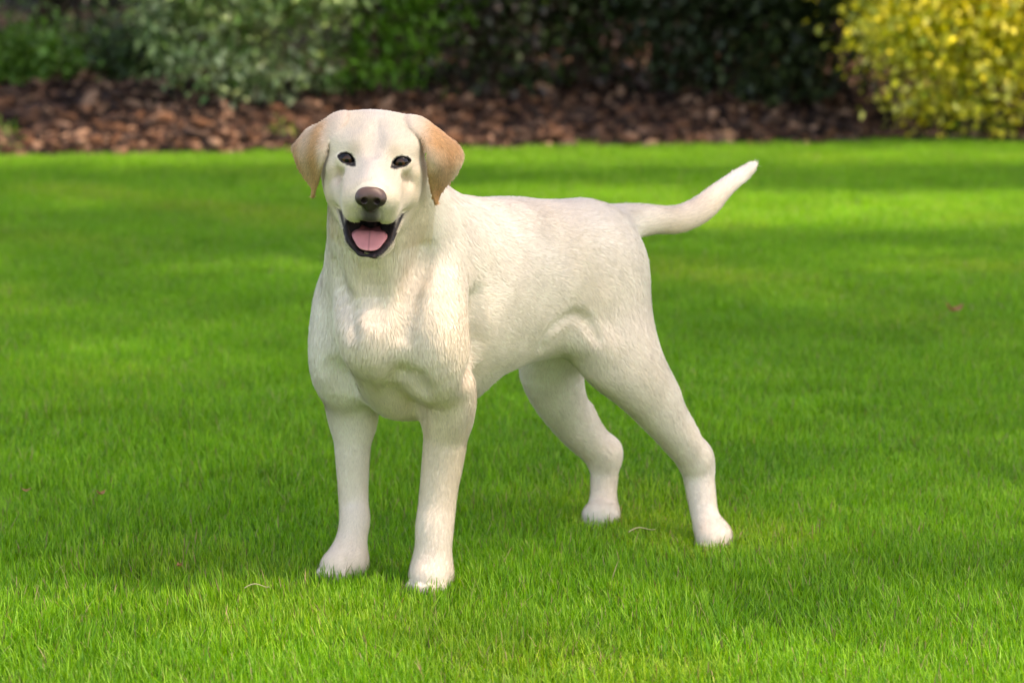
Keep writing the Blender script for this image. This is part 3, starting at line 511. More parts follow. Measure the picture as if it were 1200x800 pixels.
for p, f, s in CLAWS:
    o = bpy.data.objects.new('claw', claw_me); COL.objects.link(o); o.parent = body; o.location = np.array(p)-INV; o.rotation_euler = (0, 0, math.atan2(-f[0], f[1])); o.scale = (s, s, s)
print('dog done', round(time.time()-T0, 1))


# ---------- garden layout (metres) ----------
PAW_XY = [[-0.1257, 4.375], [-0.2624, 4.455], [0.324, 4.665], [0.147, 4.835]]
FALLEN = [(1.066, 7.081, 0.055, 0.6, 'pale tan dry leaf lying on the lawn at the right'),
    (-0.702, 4.938, 0.02, 1.0, 'small dark brown leaf on the lawn left of the dog'),
    (-0.834, 4.965, 0.018, 0.3, 'tiny orange-brown leaf on the lawn at the far left'),
    (-0.508, 4.403, 0.016, 2.0, 'tiny blackish leaf scrap in the foreground grass left of the paws')]
STRAWS = [(-0.375, 4.244, 0.055, -0.75, 'pale dry stalk lying in the grass left of the front paws'),
    (0.208, 4.628, 0.05, -0.6, 'thin pale stalk in the grass between the hind paws')]
SHRUBS = [
    dict(name='shrub', label="pale grey-green variegated shrub arching over the mulch behind the dog's head", cat='shrub', base=(-1.117, 12.75, 0.125), rx=0.414, ry=0.331, h=1.0, n=20000, size=0.046, asp=0.5, palette=[(0.3515, 0.4793, 0.2016), (0.2159, 0.3515, 0.117), (0.5029, 0.6038, 0.3325), (0.107, 0.2384, 0.0482), (0.305, 0.4342, 0.1384)], seed=11, group='garden shrubs along the mulch bed', z0=0.05),
    dict(name='shrub', label='bright green feathery shrub between the variegated shrub and the dark bushes', cat='shrub', base=(-0.57, 13.0, 0.141), rx=0.3, ry=0.24, h=1.05, n=15000, size=0.05, asp=0.35, palette=[(0.1022, 0.305, 0.0176), (0.1714, 0.4287, 0.0395), (0.0612, 0.2051, 0.013), (0.0802, 0.2423, 0.0212)], seed=12, group='garden shrubs along the mulch bed', z0=0.05),
    dict(name='shrub', label='dark purplish-green shrub with bare grey stem at its foot', cat='shrub', base=(-0.096, 13.1, 0.142), rx=0.312, ry=0.25, h=1.0, n=17000, size=0.05, asp=0.55, palette=[(0.0482, 0.0802, 0.0212), (0.0976, 0.0887, 0.0723), (0.0273, 0.0578, 0.0144), (0.0612, 0.0452, 0.0319)], seed=13, group='garden shrubs along the mulch bed', z0=0.06, stems=16),
    dict(name='shrub', label='dark green shrub with dull pink leaves left of the brown trunk', cat='shrub', base=(0.352, 13.4, 0.159), rx=0.348, ry=0.278, h=1.05, n=18000, size=0.05, asp=0.55, palette=[(0.0369, 0.0802, 0.016), (0.0648, 0.1119, 0.0273), (0.107, 0.0762, 0.0648), (0.0232, 0.0513, 0.0116)], seed=14, group='garden shrubs along the mulch bed', z0=0.05, stems=14),
    dict(name='shrub', label='grey-green dark shrub beside the reddish brown trunk', cat='shrub', base=(0.81, 13.2, 0.136), rx=0.286, ry=0.229, h=1.0, n=16000, size=0.05, asp=0.55, palette=[(0.0452, 0.0762, 0.0296), (0.0273, 0.0513, 0.016), (0.0844, 0.1119, 0.0578), (0.0545, 0.0395, 0.0252)], seed=15, group='garden shrubs along the mulch bed', z0=0.05, stems=16),
    dict(name='shrub', label='very dark green bush touching the yellow shrub', cat='shrub', base=(1.272, 13.0, 0.105), rx=0.403, ry=0.323, h=1.0, n=20000, size=0.05, asp=0.5, palette=[(0.0252, 0.0452, 0.013), (0.0369, 0.0648, 0.0194), (0.0176, 0.0319, 0.0116), (0.0545, 0.0887, 0.0252)], seed=16, group='garden shrubs along the mulch bed', z0=0.04),
    dict(name='shrub', label='bright golden yellow shrub growing down to the lawn edge', cat='shrub', base=(1.973, 12.28, 0.018), rx=0.478, ry=0.42, h=1.0, n=32000, size=0.038, asp=0.6, palette=[(0.8714, 0.7605, 0.0452), (0.956, 0.8714, 0.1878), (0.7454, 0.6308, 0.0252), (0.5776, 0.5647, 0.0452), (0.9047, 0.7913, 0.0802), (0.305, 0.3613, 0.0319)], seed=17, group='garden shrubs along the mulch bed', z0=0.02, fill=0.6),
    dict(name='shrub', label='nearly black-green conifer bush at the left edge of the bed', cat='shrub', base=(-2.307, 14.9, 0.205), rx=0.71, ry=0.568, h=1.6, n=13000, size=0.055, asp=0.3, palette=[(0.0144, 0.0343, 0.008), (0.0103, 0.0232, 0.007), (0.0273, 0.0612, 0.013)], seed=18, group='garden shrubs along the mulch bed', z0=0.22),
    dict(name='low_plant', label='low bright green leafy plant at the far left of the mulch', cat='plant', base=(-2.222, 13.3, 0.167), rx=0.249, ry=0.2, h=0.17, n=3000, size=0.05, asp=0.35, palette=[(0.0802, 0.2232, 0.0168), (0.0452, 0.1559, 0.013), (0.1274, 0.2623, 0.0382)], seed=19, z0=0.02, stems=5),
    dict(name='low_plant', label="low dark green plant under the variegated shrub's left side", cat='plant', base=(-1.715, 13.5, 0.167), rx=0.234, ry=0.187, h=0.2, n=2600, size=0.045, asp=0.4, palette=[(0.0343, 0.0802, 0.016), (0.0545, 0.117, 0.0212)], seed=20, z0=0.02, stems=5),
    dict(name='weed', label='small green weed growing through the mulch at the far left', cat='weed', base=(-1.974, 11.55, 0.017), rx=0.023, ry=0.019, h=0.08, n=30, size=0.06, asp=0.12, palette=[(0.1274, 0.2623, 0.0273), (0.0802, 0.1878, 0.0194)], seed=21, z0=0.0, stems=2, clump=0.02),
    dict(name='weed', label="small yellowish weed in the mulch left of the dog's ear", cat='weed', base=(-0.928, 11.85, 0.023), rx=0.027, ry=0.022, h=0.1, n=26, size=0.05, asp=0.3, palette=[(0.117, 0.1878, 0.0212), (0.1878, 0.2462, 0.0319)], seed=22, z0=0.0, stems=2, clump=0.025),
    dict(name='grass_clump', label='tuft of long green blades in front of the yellow shrub', cat='grass clump', base=(1.909, 12.1, 0.012), rx=0.087, ry=0.07, h=0.14, n=90, size=0.11, asp=0.05, palette=[(0.1022, 0.305, 0.0212), (0.0612, 0.2051, 0.0168)], seed=23, z0=0.0, stems=2, clump=0.05),
    dict(name='hedge_shrub', label='tall dark hedge shrub far outside the left of the view', cat='shrub', base=(-6.532, 17.2, 0.413), rx=0.819, ry=0.7, h=2.6, n=7000, size=0.1, asp=0.5, palette=[(0.0194, 0.0395, 0.0116), (0.013, 0.0273, 0.0091), (0.0296, 0.0545, 0.016)], seed=24, group='tall dark hedge at the back of the bed', z0=0.1, clump=0.16),
    dict(name='hedge_shrub', label='tall dark hedge shrub outside the left of the view', cat='shrub', base=(-5.024, 17.2, 0.405), rx=0.819, ry=0.7, h=2.6, n=7000, size=0.1, asp=0.5, palette=[(0.0194, 0.0395, 0.0116), (0.013, 0.0273, 0.0091), (0.0296, 0.0545, 0.016)], seed=25, group='tall dark hedge at the back of the bed', z0=0.1, clump=0.16),
    dict(name='hedge_shrub', label='tall dark hedge shrub beyond the left edge of the bed', cat='shrub', base=(-3.617, 17.2, 0.393), rx=0.819, ry=0.7, h=2.6, n=7000, size=0.1, asp=0.5, palette=[(0.0194, 0.0395, 0.0116), (0.013, 0.0273, 0.0091), (0.0296, 0.0545, 0.016)], seed=26, group='tall dark hedge at the back of the bed', z0=0.1, clump=0.16),
    dict(name='hedge_shrub', label='tall dark hedge shrub behind the black-green conifer', cat='shrub', base=(-2.361, 17.2, 0.381), rx=0.819, ry=0.7, h=2.6, n=7000, size=0.1, asp=0.5, palette=[(0.0194, 0.0395, 0.0116), (0.013, 0.0273, 0.0091), (0.0296, 0.0545, 0.016)], seed=27, group='tall dark hedge at the back of the bed', z0=0.1, clump=0.16),
    dict(name='hedge_shrub', label='tall dark hedge shrub behind the variegated shrub', cat='shrub', base=(-1.105, 17.2, 0.366), rx=0.819, ry=0.7, h=2.6, n=7000, size=0.1, asp=0.5, palette=[(0.0194, 0.0395, 0.0116), (0.013, 0.0273, 0.0091), (0.0296, 0.0545, 0.016)], seed=28, group='tall dark hedge at the back of the bed', z0=0.1, clump=0.16),
    dict(name='hedge_shrub', label='tall dark hedge shrub behind the purplish shrub', cat='shrub', base=(0.151, 17.2, 0.35), rx=0.819, ry=0.7, h=2.6, n=7000, size=0.1, asp=0.5, palette=[(0.0194, 0.0395, 0.0116), (0.013, 0.0273, 0.0091), (0.0296, 0.0545, 0.016)], seed=29, group='tall dark hedge at the back of the bed', z0=0.1, clump=0.16),
    dict(name='hedge_shrub', label='tall dark hedge shrub behind the very dark bush', cat='shrub', base=(1.407, 17.2, 0.333), rx=0.819, ry=0.7, h=2.6, n=7000, size=0.1, asp=0.5, palette=[(0.0194, 0.0395, 0.0116), (0.013, 0.0273, 0.0091), (0.0296, 0.0545, 0.016)], seed=30, group='tall dark hedge at the back of the bed', z0=0.1, clump=0.16),
    dict(name='hedge_shrub', label='tall dark hedge shrub behind the yellow shrub', cat='shrub', base=(2.663, 17.2, 0.315), rx=0.819, ry=0.7, h=2.6, n=7000, size=0.1, asp=0.5, palette=[(0.0194, 0.0395, 0.0116), (0.013, 0.0273, 0.0091), (0.0296, 0.0545, 0.016)], seed=31, group='tall dark hedge at the back of the bed', z0=0.1, clump=0.16),
    dict(name='hedge_shrub', label='tall dark hedge shrub beyond the right edge of the bed', cat='shrub', base=(3.919, 17.2, 0.296), rx=0.819, ry=0.7, h=2.6, n=7000, size=0.1, asp=0.5, palette=[(0.0194, 0.0395, 0.0116), (0.013, 0.0273, 0.0091), (0.0296, 0.0545, 0.016)], seed=32, group='tall dark hedge at the back of the bed', z0=0.1, clump=0.16),
    dict(name='hedge_shrub', label='tall dark hedge shrub outside the right of the view', cat='shrub', base=(5.276, 17.2, 0.276), rx=0.819, ry=0.7, h=2.6, n=7000, size=0.1, asp=0.5, palette=[(0.0194, 0.0395, 0.0116), (0.013, 0.0273, 0.0091), (0.0296, 0.0545, 0.016)], seed=33, group='tall dark hedge at the back of the bed', z0=0.1, clump=0.16),
    dict(name='hedge_shrub', label='tall dark hedge shrub far outside the right of the view', cat='shrub', base=(6.783, 17.2, 0.254), rx=0.819, ry=0.7, h=2.6, n=7000, size=0.1, asp=0.5, palette=[(0.0194, 0.0395, 0.0116), (0.013, 0.0273, 0.0091), (0.0296, 0.0545, 0.016)], seed=34, group='tall dark hedge at the back of the bed', z0=0.1, clump=0.16),
    dict(name='shrub', label='mid green shrub just outside the left of the view', cat='shrub', base=(-2.914, 13.3, 0.167), rx=0.557, ry=0.445, h=1.1, n=8000, size=0.06, asp=0.5, palette=[(0.0612, 0.1559, 0.0212), (0.0369, 0.1022, 0.013), (0.1022, 0.2232, 0.0395)], seed=35, group='garden shrubs along the mulch bed', z0=0.04),
    dict(name='shrub', label='grey-green shrub further outside the left of the view', cat='shrub', base=(-3.873, 13.0, 0.167), rx=0.544, ry=0.435, h=1.1, n=8000, size=0.06, asp=0.5, palette=[(0.1559, 0.2232, 0.1022), (0.1022, 0.162, 0.0648)], seed=36, group='garden shrubs along the mulch bed', z0=0.04),
    dict(name='shrub', label='dark green shrub just outside the right of the view', cat='shrub', base=(3.162, 13.2, 0.088), rx=0.552, ry=0.442, h=1.1, n=8000, size=0.06, asp=0.5, palette=[(0.0452, 0.0887, 0.0212), (0.0273, 0.0545, 0.013)], seed=37, group='garden shrubs along the mulch bed', z0=0.04),
    dict(name='shrub', label='light green shrub further outside the right of the view', cat='shrub', base=(4.37, 13.6, 0.11), rx=0.569, ry=0.455, h=1.1, n=8000, size=0.06, asp=0.5, palette=[(0.1022, 0.1878, 0.0319), (0.0612, 0.1274, 0.0212)], seed=38, group='garden shrubs along the mulch bed', z0=0.04),
]
TREES = [  # first is in view; the rest are unseen, box crowns shaped to cast shade
    dict(label='tree with slim reddish brown trunk standing among the dark shrubs', base=(0.691, 13.75, 0.167), h_crown=5.6, rad=(1.5, 1.5, 1.3), trunk_r=0.055, n=12000, palette=[(0.0452, 0.107, 0.016), (0.0723, 0.15, 0.0232)], seed=71, offset=(0.5, 0.4)),
    dict(label='first leafy tree from the viewer in the row shading the lawn from the right', base=(5.43, 3.85, 0), h_crown=8.0, rad=(3.11, 1.01, 1.3), trunk_r=0.1, n=5647, size=0.17, palette=[(0.0452, 0.107, 0.016), (0.0723, 0.15, 0.0232)], seed=80, offset=(-1.6, 0), boxy=True, nc=165, group='trees right of the lawn'),
    dict(label='second leafy tree from the viewer in the row shading the lawn from the right', base=(5.43, 5.78, 0), h_crown=8.0, rad=(3.11, 1.58, 1.3), trunk_r=0.1, n=8242, size=0.17, palette=[(0.0452, 0.107, 0.016), (0.0723, 0.15, 0.0232)], seed=81, offset=(-1.6, 0), boxy=True, nc=237, group='trees right of the lawn'),
    dict(label='third leafy tree from the viewer in the row shading the lawn from the right', base=(3.88, 7.73, 0), h_crown=8.0, rad=(1.72, 0.87, 1.0), trunk_r=0.1, n=3749, size=0.17, palette=[(0.0452, 0.107, 0.016), (0.0723, 0.15, 0.0232)], seed=82, offset=(-1.6, 0), boxy=True, nc=99, group='trees right of the lawn'),
    dict(label='fourth leafy tree from the viewer in the row shading the lawn from the right', base=(5.88, 9.05, 0), h_crown=8.0, rad=(3.31, 0.27, 0.45), trunk_r=0.1, n=2826, size=0.17, palette=[(0.0452, 0.107, 0.016), (0.0723, 0.15, 0.0232)], seed=83, offset=(-1.6, 0), boxy=True, nc=75, group='trees right of the lawn'),
    dict(label='fifth leafy tree from the viewer in the row shading the lawn from the right', base=(6.38, 11.38, 0), h_crown=8.0, rad=(0.4, 0.82, 1.0), trunk_r=0.1, n=1992, size=0.17, palette=[(0.0452, 0.107, 0.016), (0.0723, 0.15, 0.0232)], seed=84, offset=(-1.6, 0), boxy=True, nc=53, group='trees right of the lawn'),
    dict(label='sixth leafy tree from the viewer in the row shading the lawn from the right', base=(2.93, 11.63, 0), h_crown=8.0, rad=(0.82, 0.98, 0.9), trunk_r=0.1, n=2716, size=0.17, palette=[(0.0452, 0.107, 0.016), (0.0723, 0.15, 0.0232)], seed=85, offset=(-1.6, 0), boxy=True, nc=72, group='trees right of the lawn'),
]
# ---------- ground, lawn ----------
EDGE = lambda x: 11.76+.178*x+.05*np.sin(x*2.1+.6)+.03*np.sin(x*5.3)     # where the lawn meets the bed
def grid_mesh(name, xs, ys, zf, mat, kind='structure', parent=None, cols=None):
    X, Y = np.meshgrid(xs, ys, indexing='ij'); Z = zf(X, Y); V = np.stack([X, Y, Z], -1).reshape(-1, 3); n, m = X.shape
    i = (np.arange(n-1)[:, None]*m+np.arange(m-1)[None]).ravel(); Q = np.stack([i, i+m, i+m+1, i+1], 1)
    o = link(name, quads_mesh(name, V, Q, cols=None if cols is None else cols(V)), parent, mat); o['kind'] = kind; return o
M_ground = material('lawn_thatch', (.055, .115, .016), rough=.9, spec=.1, noise=[(3, .7, 1.3), (60, .5, 1.5)])
S_ = np.concatenate([[-600, -200, -60, -20], np.linspace(-8, 8, 33), [20, 60, 200, 600]])
grid_mesh('ground', S_, np.concatenate([[-100, -20], np.linspace(-4, 30, 35), [60, 200, 900]]), lambda X, Y: X*0, M_ground)
M_grass = material('grass_blade', attr='col', rough=.48, spec=.28, transl=.42, tcol=(1.25, 1.3, .5), vary=.14)
def tint_grass(m):
    """patches of yellower, drier and lusher turf: a tint stored with every tuft"""
    N, L = m.node_tree.nodes, m.node_tree.links; a = next(n for n in N if n.type == 'ATTRIBUTE'); outs = [l.to_socket for l in a.outputs['Color'].links]
    t = N.new('ShaderNodeAttribute'); t.attribute_type = 'INSTANCER'; t.attribute_name = 'tint'
    v = N.new('ShaderNodeVectorMath'); v.operation = 'MULTIPLY'; L.new(a.outputs['Color'], v.inputs[0]); L.new(t.outputs['Vector'], v.inputs[1])
    for s in outs: L.new(v.outputs[0], s)
tint_grass(M_grass)
def blades(n, rad, hm, seed):
    r = np.random.default_rng(seed)
    a, q = r.uniform(0, 6.283, n), rad*np.sqrt(r.random(n)); x, y = q*np.cos(a), q*np.sin(a)
    h = np.clip(r.normal(hm, hm*.24, n), hm*.3, hm*1.7); az = r.uniform(0, 6.283, n); lean = np.abs(r.normal(.06, .20, n)); bend = np.abs(r.normal(.15, .30, n))
    dr = np.stack([np.cos(az), np.sin(az), 0*az], 1); sd = np.stack([-np.sin(az+r.normal(0, .5, n)), np.cos(az), 0*az], 1); w = r.uniform(.0005, .00105, n)
    P0 = np.stack([x, y, 0*x-.002], 1); up = np.array([0, 0, 1.])
    out = []
    for t, ww in ((0, 1), (.4, .95), (.75, .65), (1, 0)):
        c = P0+dr*(h*(lean*t+bend*t*t))[:, None]+up*(h*(t-.18*bend*t*t))[:, None]
        out += [c-sd*(w*ww)[:, None], c+sd*(w*ww)[:, None]] if ww else [c]
    V = np.stack(out, 1)
    i = np.arange(n)[:, None]*7
    loops = np.concatenate([i+[0, 1, 3, 2], i+[2, 3, 5, 4], i+[4, 5, 6]], 1); st = (np.arange(n)[:, None]*11+[0, 4, 8]).ravel()
    g1, g2, g3 = np.array([.128, .36, .010]), np.array([.26, .50, .036]), np.array([.066, .23, .012])
    m = r.random((n, 1)); c = np.where(m < .6, g1+(g2-g1)*(m/.6), g3+(g1-g3)*((m-.6)/.4))
    dry = r.random(n) < .05; c[dry] = np.array([.34, .29, .13])*r.uniform(.6, 1.1, (dry.sum(), 1))
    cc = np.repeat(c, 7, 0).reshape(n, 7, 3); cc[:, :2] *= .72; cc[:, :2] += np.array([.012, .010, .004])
    # soft canopy normal: blades are lit as the tuft they stand in
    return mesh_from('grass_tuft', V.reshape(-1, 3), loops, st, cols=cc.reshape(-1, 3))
tufts = bpy.data.collections.new('grass tufts')
for k in range(8):
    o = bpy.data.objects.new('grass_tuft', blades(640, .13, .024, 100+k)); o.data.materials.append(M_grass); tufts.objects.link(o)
PAWS = np.array(PAW_XY)
def lawn_points():
    pts = []
    for y0, y1, sp in ((2.2, 6.6, .080), (6.6, 13.4, .095)):
        ys = np.arange(y0, y1, sp)
        for y in ys:
            h = .25*y+1.2; xs = np.arange(-h, h, sp); xs = xs+rng.uniform(-.5, .5, len(xs))*sp
            pts.append(np.stack([xs, y+rng.uniform(-.5, .5, len(xs))*sp], 1))
    p = np.concatenate(pts); return p[p[:, 1] < EDGE(p[:, 0])-.02+rng.normal(0, .03, len(p))]
LP = lawn_points(); n = len(LP)
me = bpy.data.meshes.new('lawn_grass'); V = np.zeros((n, 3), np.float32); V[:, :2] = LP; me.vertices.add(n); me.vertices.foreach_set('co', V.ravel())
L3 = np.concatenate([LP, np.zeros((n, 1))], 1)
pd = np.min(np.linalg.norm(LP[:, None]-PAWS[None], axis=2), 1)
hs = (1+.16*sn(L3, 50, 3.0)+.14*sn(L3, 51, 11))*rng.uniform(.85, 1.2, n); hs *= .82+.18*np.clip((pd-.03)/.12, 0, 1)
a = me.attributes.new('rot', 'FLOAT_VECTOR', 'POINT'); R_ = np.zeros((n, 3), np.float32); R_[:, 2] = rng.uniform(0, 6.283, n); R_[:, 0] = .10*sn(L3, 52, 4); R_[:, 1] = .10*sn(L3, 53, 4); a.data.foreach_set('vector', R_.ravel())
a = me.attributes.new('scl', 'FLOAT_VECTOR', 'POINT'); S3 = np.ones((n, 3), np.float32); S3[:, 2] = hs; a.data.foreach_set('vector', S3.ravel())
tn = (.55*sn(L3, 54, 2.2)+.5*sn(L3, 55, 7)+.35*sn(L3, 56, 22))[:, None]; dry_ = np.clip(sn(L3, 57, 5)+.5*sn(L3, 58, 15)-.45, 0, 1)[:, None]
ti = (1+.16*tn*np.array([1.25, .9, .8]))*(1+dry_*np.array([.55, .05, .5]))
a = me.attributes.new('tint', 'FLOAT_VECTOR', 'POINT'); a.data.foreach_set('vector', ti.astype(np.float32).ravel())
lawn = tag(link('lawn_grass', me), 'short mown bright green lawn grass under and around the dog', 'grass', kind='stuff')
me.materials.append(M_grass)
ng = bpy.data.node_groups.new('scatter_tufts', 'GeometryNodeTree')
ng.interface.new_socket('Geometry', in_out='INPUT', socket_type='NodeSocketGeometry'); ng.interface.new_socket('Geometry', in_out='OUTPUT', socket_type='NodeSocketGeometry')
N = ng.nodes; Lk = ng.links; gi, go = N.new('NodeGroupInput'), N.new('NodeGroupOutput'); ip = N.new('GeometryNodeInstanceOnPoints'); ci = N.new('GeometryNodeCollectionInfo')
ci.inputs['Collection'].default_value = tufts; ci.inputs['Separate Children'].default_value = True; ci.inputs['Reset Children'].default_value = True
def named(nm):
    a = N.new('GeometryNodeInputNamedAttribute'); a.data_type = 'FLOAT_VECTOR'; a.inputs['Name'].default_value = nm; return a.outputs['Attribute']
ip.inputs['Pick Instance'].default_value = True
Lk.new(gi.outputs[0], ip.inputs['Points']); Lk.new(ci.outputs[0], ip.inputs['Instance']); Lk.new(named('rot'), ip.inputs['Rotation']); Lk.new(named('scl'), ip.inputs['Scale']); Lk.new(ip.outputs[0], go.inputs[0])
lawn.modifiers.new('scatter', 'NODES').node_group = ng
print('lawn', n, round(time.time()-T0, 1))
# a few things lying in the grass
M_leaf = material('dry_leaf', (.36, .17, .06), rough=.7, transl=.25, noise=[(60, .6, 1.4)])
M_straw = material('dry_straw', (.62, .52, .27), rough=.6)
def curled_leaf(L, w, curl):
    xs = np.linspace(0, 1, 7); V = []
    for t in xs:
        ww = w*math.sin(math.pi*min(max(t, .03), .97))**.8; z = curl*L*(t-.5)**2*2+.15*w
        V += [(L*(t-.5), -ww, z+ww*.5), (L*(t-.5), 0, z), (L*(t-.5), ww, z+ww*.4)]
    Q = [[3*i+j, 3*i+3+j, 3*i+4+j, 3*i+1+j] for i in range(6) for j in range(2)]
    me = quads_mesh('fallen_leaf', np.array(V), np.array(Q)); return me
for (x, y, L, rz, lab) in FALLEN:
    o = link('fallen_leaf', curled_leaf(L, L*.27, .8), None, M_leaf); o.location = (x, y, .033); o.rotation_euler = (.2, .15, rz)
    tag(o, lab, 'leaf', 'dry leaves lying on the lawn')
for (x, y, L, rz, lab) in STRAWS:
    t = np.linspace(0, 1, 9); ring = []
    for k in t:
        c = np.array([L*(k-.5), .05*L*math.sin(k*3), .004*math.sin(k*5)+.012*k]); r = .0013*(1-.6*k)
        ring += [c+r*np.array([0, math.cos(q), math.sin(q)]) for q in (0, 2.09, 4.19)]
    Q = [[3*i+j, 3*i+(j+1) % 3, 3*i+3+(j+1) % 3, 3*i+3+j] for i in range(8) for j in range(3)]
    o = link('dry_straw', quads_mesh('dry_straw', np.array(ring), np.array(Q)), None, M_straw); o.location = (x, y, .036); o.rotation_euler = (0, -.05, rz)
    tag(o, lab, 'straw', 'dry grass stalks on the lawn')

# ---------- the mulched bed ----------
M_soil = material('dark_mulch_soil', (.045, .028, .020), rough=.95, spec=.1, noise=[(7, .6, 1.4), (45, .4, 1.6)])
def bed_z(X, Y):
    d = Y-EDGE(X); P_ = np.stack([X.ravel(), Y.ravel(), 0*X.ravel()], 1)
    return np.where(d < 0, -.03, .018+.155*sst(d, .0, 1.9)+.25*sst(d, 2.5, 7)+(.014*sn(P_, 60, 5)).reshape(X.shape)*sst(d, 0, .3))
bed = grid_mesh('mulch_bed', np.linspace(-9, 9, 161), np.concatenate([np.linspace(10.6, 15, 89), np.linspace(15.3, 24, 20)]), bed_z, M_soil)
M_bark = material('bark_chip', attr='col', rough=.85, spec=.15, noise=[(25, .6, 1.4), (140, .7, 1.3)])
def chip(seed):
    """one flat ragged chunk of bark, about 6 cm long before scaling"""
    r = np.random.default_rng(seed); k = 7; an = np.sort(r.uniform(0, 6.283, k)); rad = r.uniform(.65, 1.1, k)
    top = np.stack([.034*rad*np.cos(an), .017*rad*np.sin(an), .006+r.uniform(-.003, .004, k)], 1); bot = top*[1.12, 1.15, 1]; bot[:, 2] = -.006+r.uniform(-.003, .002, k)
    V = np.concatenate([top, bot, [[0, 0, .010]], [[0, 0, -.008]]]); V[:, 2] += .012*(V[:, 0]/.034)**2*r.uniform(-1, 1)
    F = [[i, (i+1) % k, 2*k] for i in range(k)]+[[k+(i+1) % k, k+i, 2*k+1] for i in range(k)]
    F += [[k+i, k+(i+1) % k, (i+1) % k] for i in range(k)]+[[k+i, (i+1) % k, i] for i in range(k)]
    return V, np.array(F)
CH = [chip(300+i) for i in range(9)]
BARKS = np.array([lin(98, 70, 52), lin(74, 52, 40), lin(122, 90, 68), lin(160, 126, 100), lin(50, 37, 30), lin(92, 73, 60), lin(110, 77, 54)])
def chip_pose(n, dmax, pw, wide):
    x = rng.uniform(-wide, wide, n); d = -.06+dmax*rng.random(n)**pw; y = EDGE(x)+d; z = bed_z(x, y)
    return np.stack([x, y, np.maximum(z, 0)+rng.uniform(.0, .022, n)], 1), np.stack([rng.normal(0, .45, n), rng.normal(0, .45, n), rng.uniform(0, 6.283, n)], 1), rng.uniform(.5, 1.5, n)
from mathutils import Euler
pos, rot, scl = chip_pose(13500, 3.6, 1.25, 5.6)
VV, FF, CC = [], [], []; off = 0
for i in range(len(pos)):
    V, F = CH[i % 9]; M = np.array(Euler(rot[i]).to_matrix()); VV.append((V*scl[i])@M.T+pos[i]); FF.append(F+off); off += len(V)
    CC.append(np.tile(BARKS[rng.integers(7)]*rng.uniform(.3, .85), (len(V), 1)))
FF = np.concatenate(FF)
mulch = link('bark_mulch', mesh_from('bark_mulch', np.concatenate(VV), FF, np.arange(len(FF))*3, smooth=False, cols=np.concatenate(CC)), bed, M_bark); mulch['kind'] = 'stuff'
# the largest chunks, nearest the lawn, one by one
big = []
for b in range(7):
    for i in range(2):
        V, F = CH[(b*2+i) % 9]; big.append(mesh_from('bark_piece', V, F, np.arange(len(F))*3, smooth=False, cols=np.tile(BARKS[b]*.75, (len(V), 1)))); big[-1].materials.append(M_bark)
pos, rot, scl = chip_pose(290, 1.3, 1.1, 2.7)
for i in range(len(pos)):
    o = bpy.data.objects.new('bark_piece', big[rng.integers(14)]); COL.objects.link(o); o.parent = bed
    o.location = pos[i]+[0, 0, .018]; o.rotation_euler = rot[i]*[.7, .7, 1]; s = scl[i]*1.25; o.scale = (s, s*rng.uniform(.8, 1.5), s)
print('mulch', round(time.time()-T0, 1))

# ---------- shrubs, trees ----------
M_wood = material('shrub_bark', (.10, .065, .045), rough=.9, spec=.15, noise=[(30, .6, 1.4)])
M_greywood = material('grey_bark', (.16, .14, .12), rough=.9, spec=.15, noise=[(22, .6, 1.4)])
M_leafy = material('leaf', attr='col', rough=.42, spec=.4, transl=.25, tcol=(1.1, 1.2, .6))
def tube(P_, r, k=5):
    V, Q = [], []
    for i, (p, q) in enumerate(zip(P_, r)):
        t = P_[min(i+1, len(P_)-1)]-P_[max(i-1, 0)]; t = t/(np.linalg.norm(t)+1e-9); a = np.cross(t, [.3, .9, .2]); a /= np.linalg.norm(a)+1e-9; b = np.cross(t, a)
        V += [p+q*(a*math.cos(6.283*j/k)+b*math.sin(6.283*j/k)) for j in range(k)]
    for i in range(len(P_)-1):
        for j in range(k): Q.append([i*k+j, i*k+(j+1) % k, (i+1)*k+(j+1) % k, (i+1)*k+j])
    return np.array(V), np.array(Q)
def leaves(P_, size, asp, cols, r, droop=.2, out=None):
    """folded leaf blades: two faces along a midrib"""
    n = len(P_); d = r.normal(size=(n, 3)); 
    if out is not None: d = d*.8+out
    d[:, 2] -= droop; d /= np.linalg.norm(d, axis=1, keepdims=True)+1e-9
    up = r.normal(0, .55, (n, 3))+[0, 0, 1]; s = np.cross(d, up); s /= np.linalg.norm(s, axis=1, keepdims=True)+1e-9; nn = np.cross(s, d)
    L = size*r.uniform(.6, 1.3, (n, 1)); W = L*asp*.5
    a = P_; b = P_+d*L; m = P_+d*L*.45; lf_ = m-s*W+nn*W*.35; rt = m+s*W+nn*W*.35
    V = np.stack([a, rt, b, lf_], 1).reshape(-1, 3); i = np.arange(n)[:, None]*4
    F = np.concatenate([i+[0, 1, 2], i+[0, 2, 3]], 1).reshape(-1, 3)
    return V, F, np.repeat(cols, 4, 0)
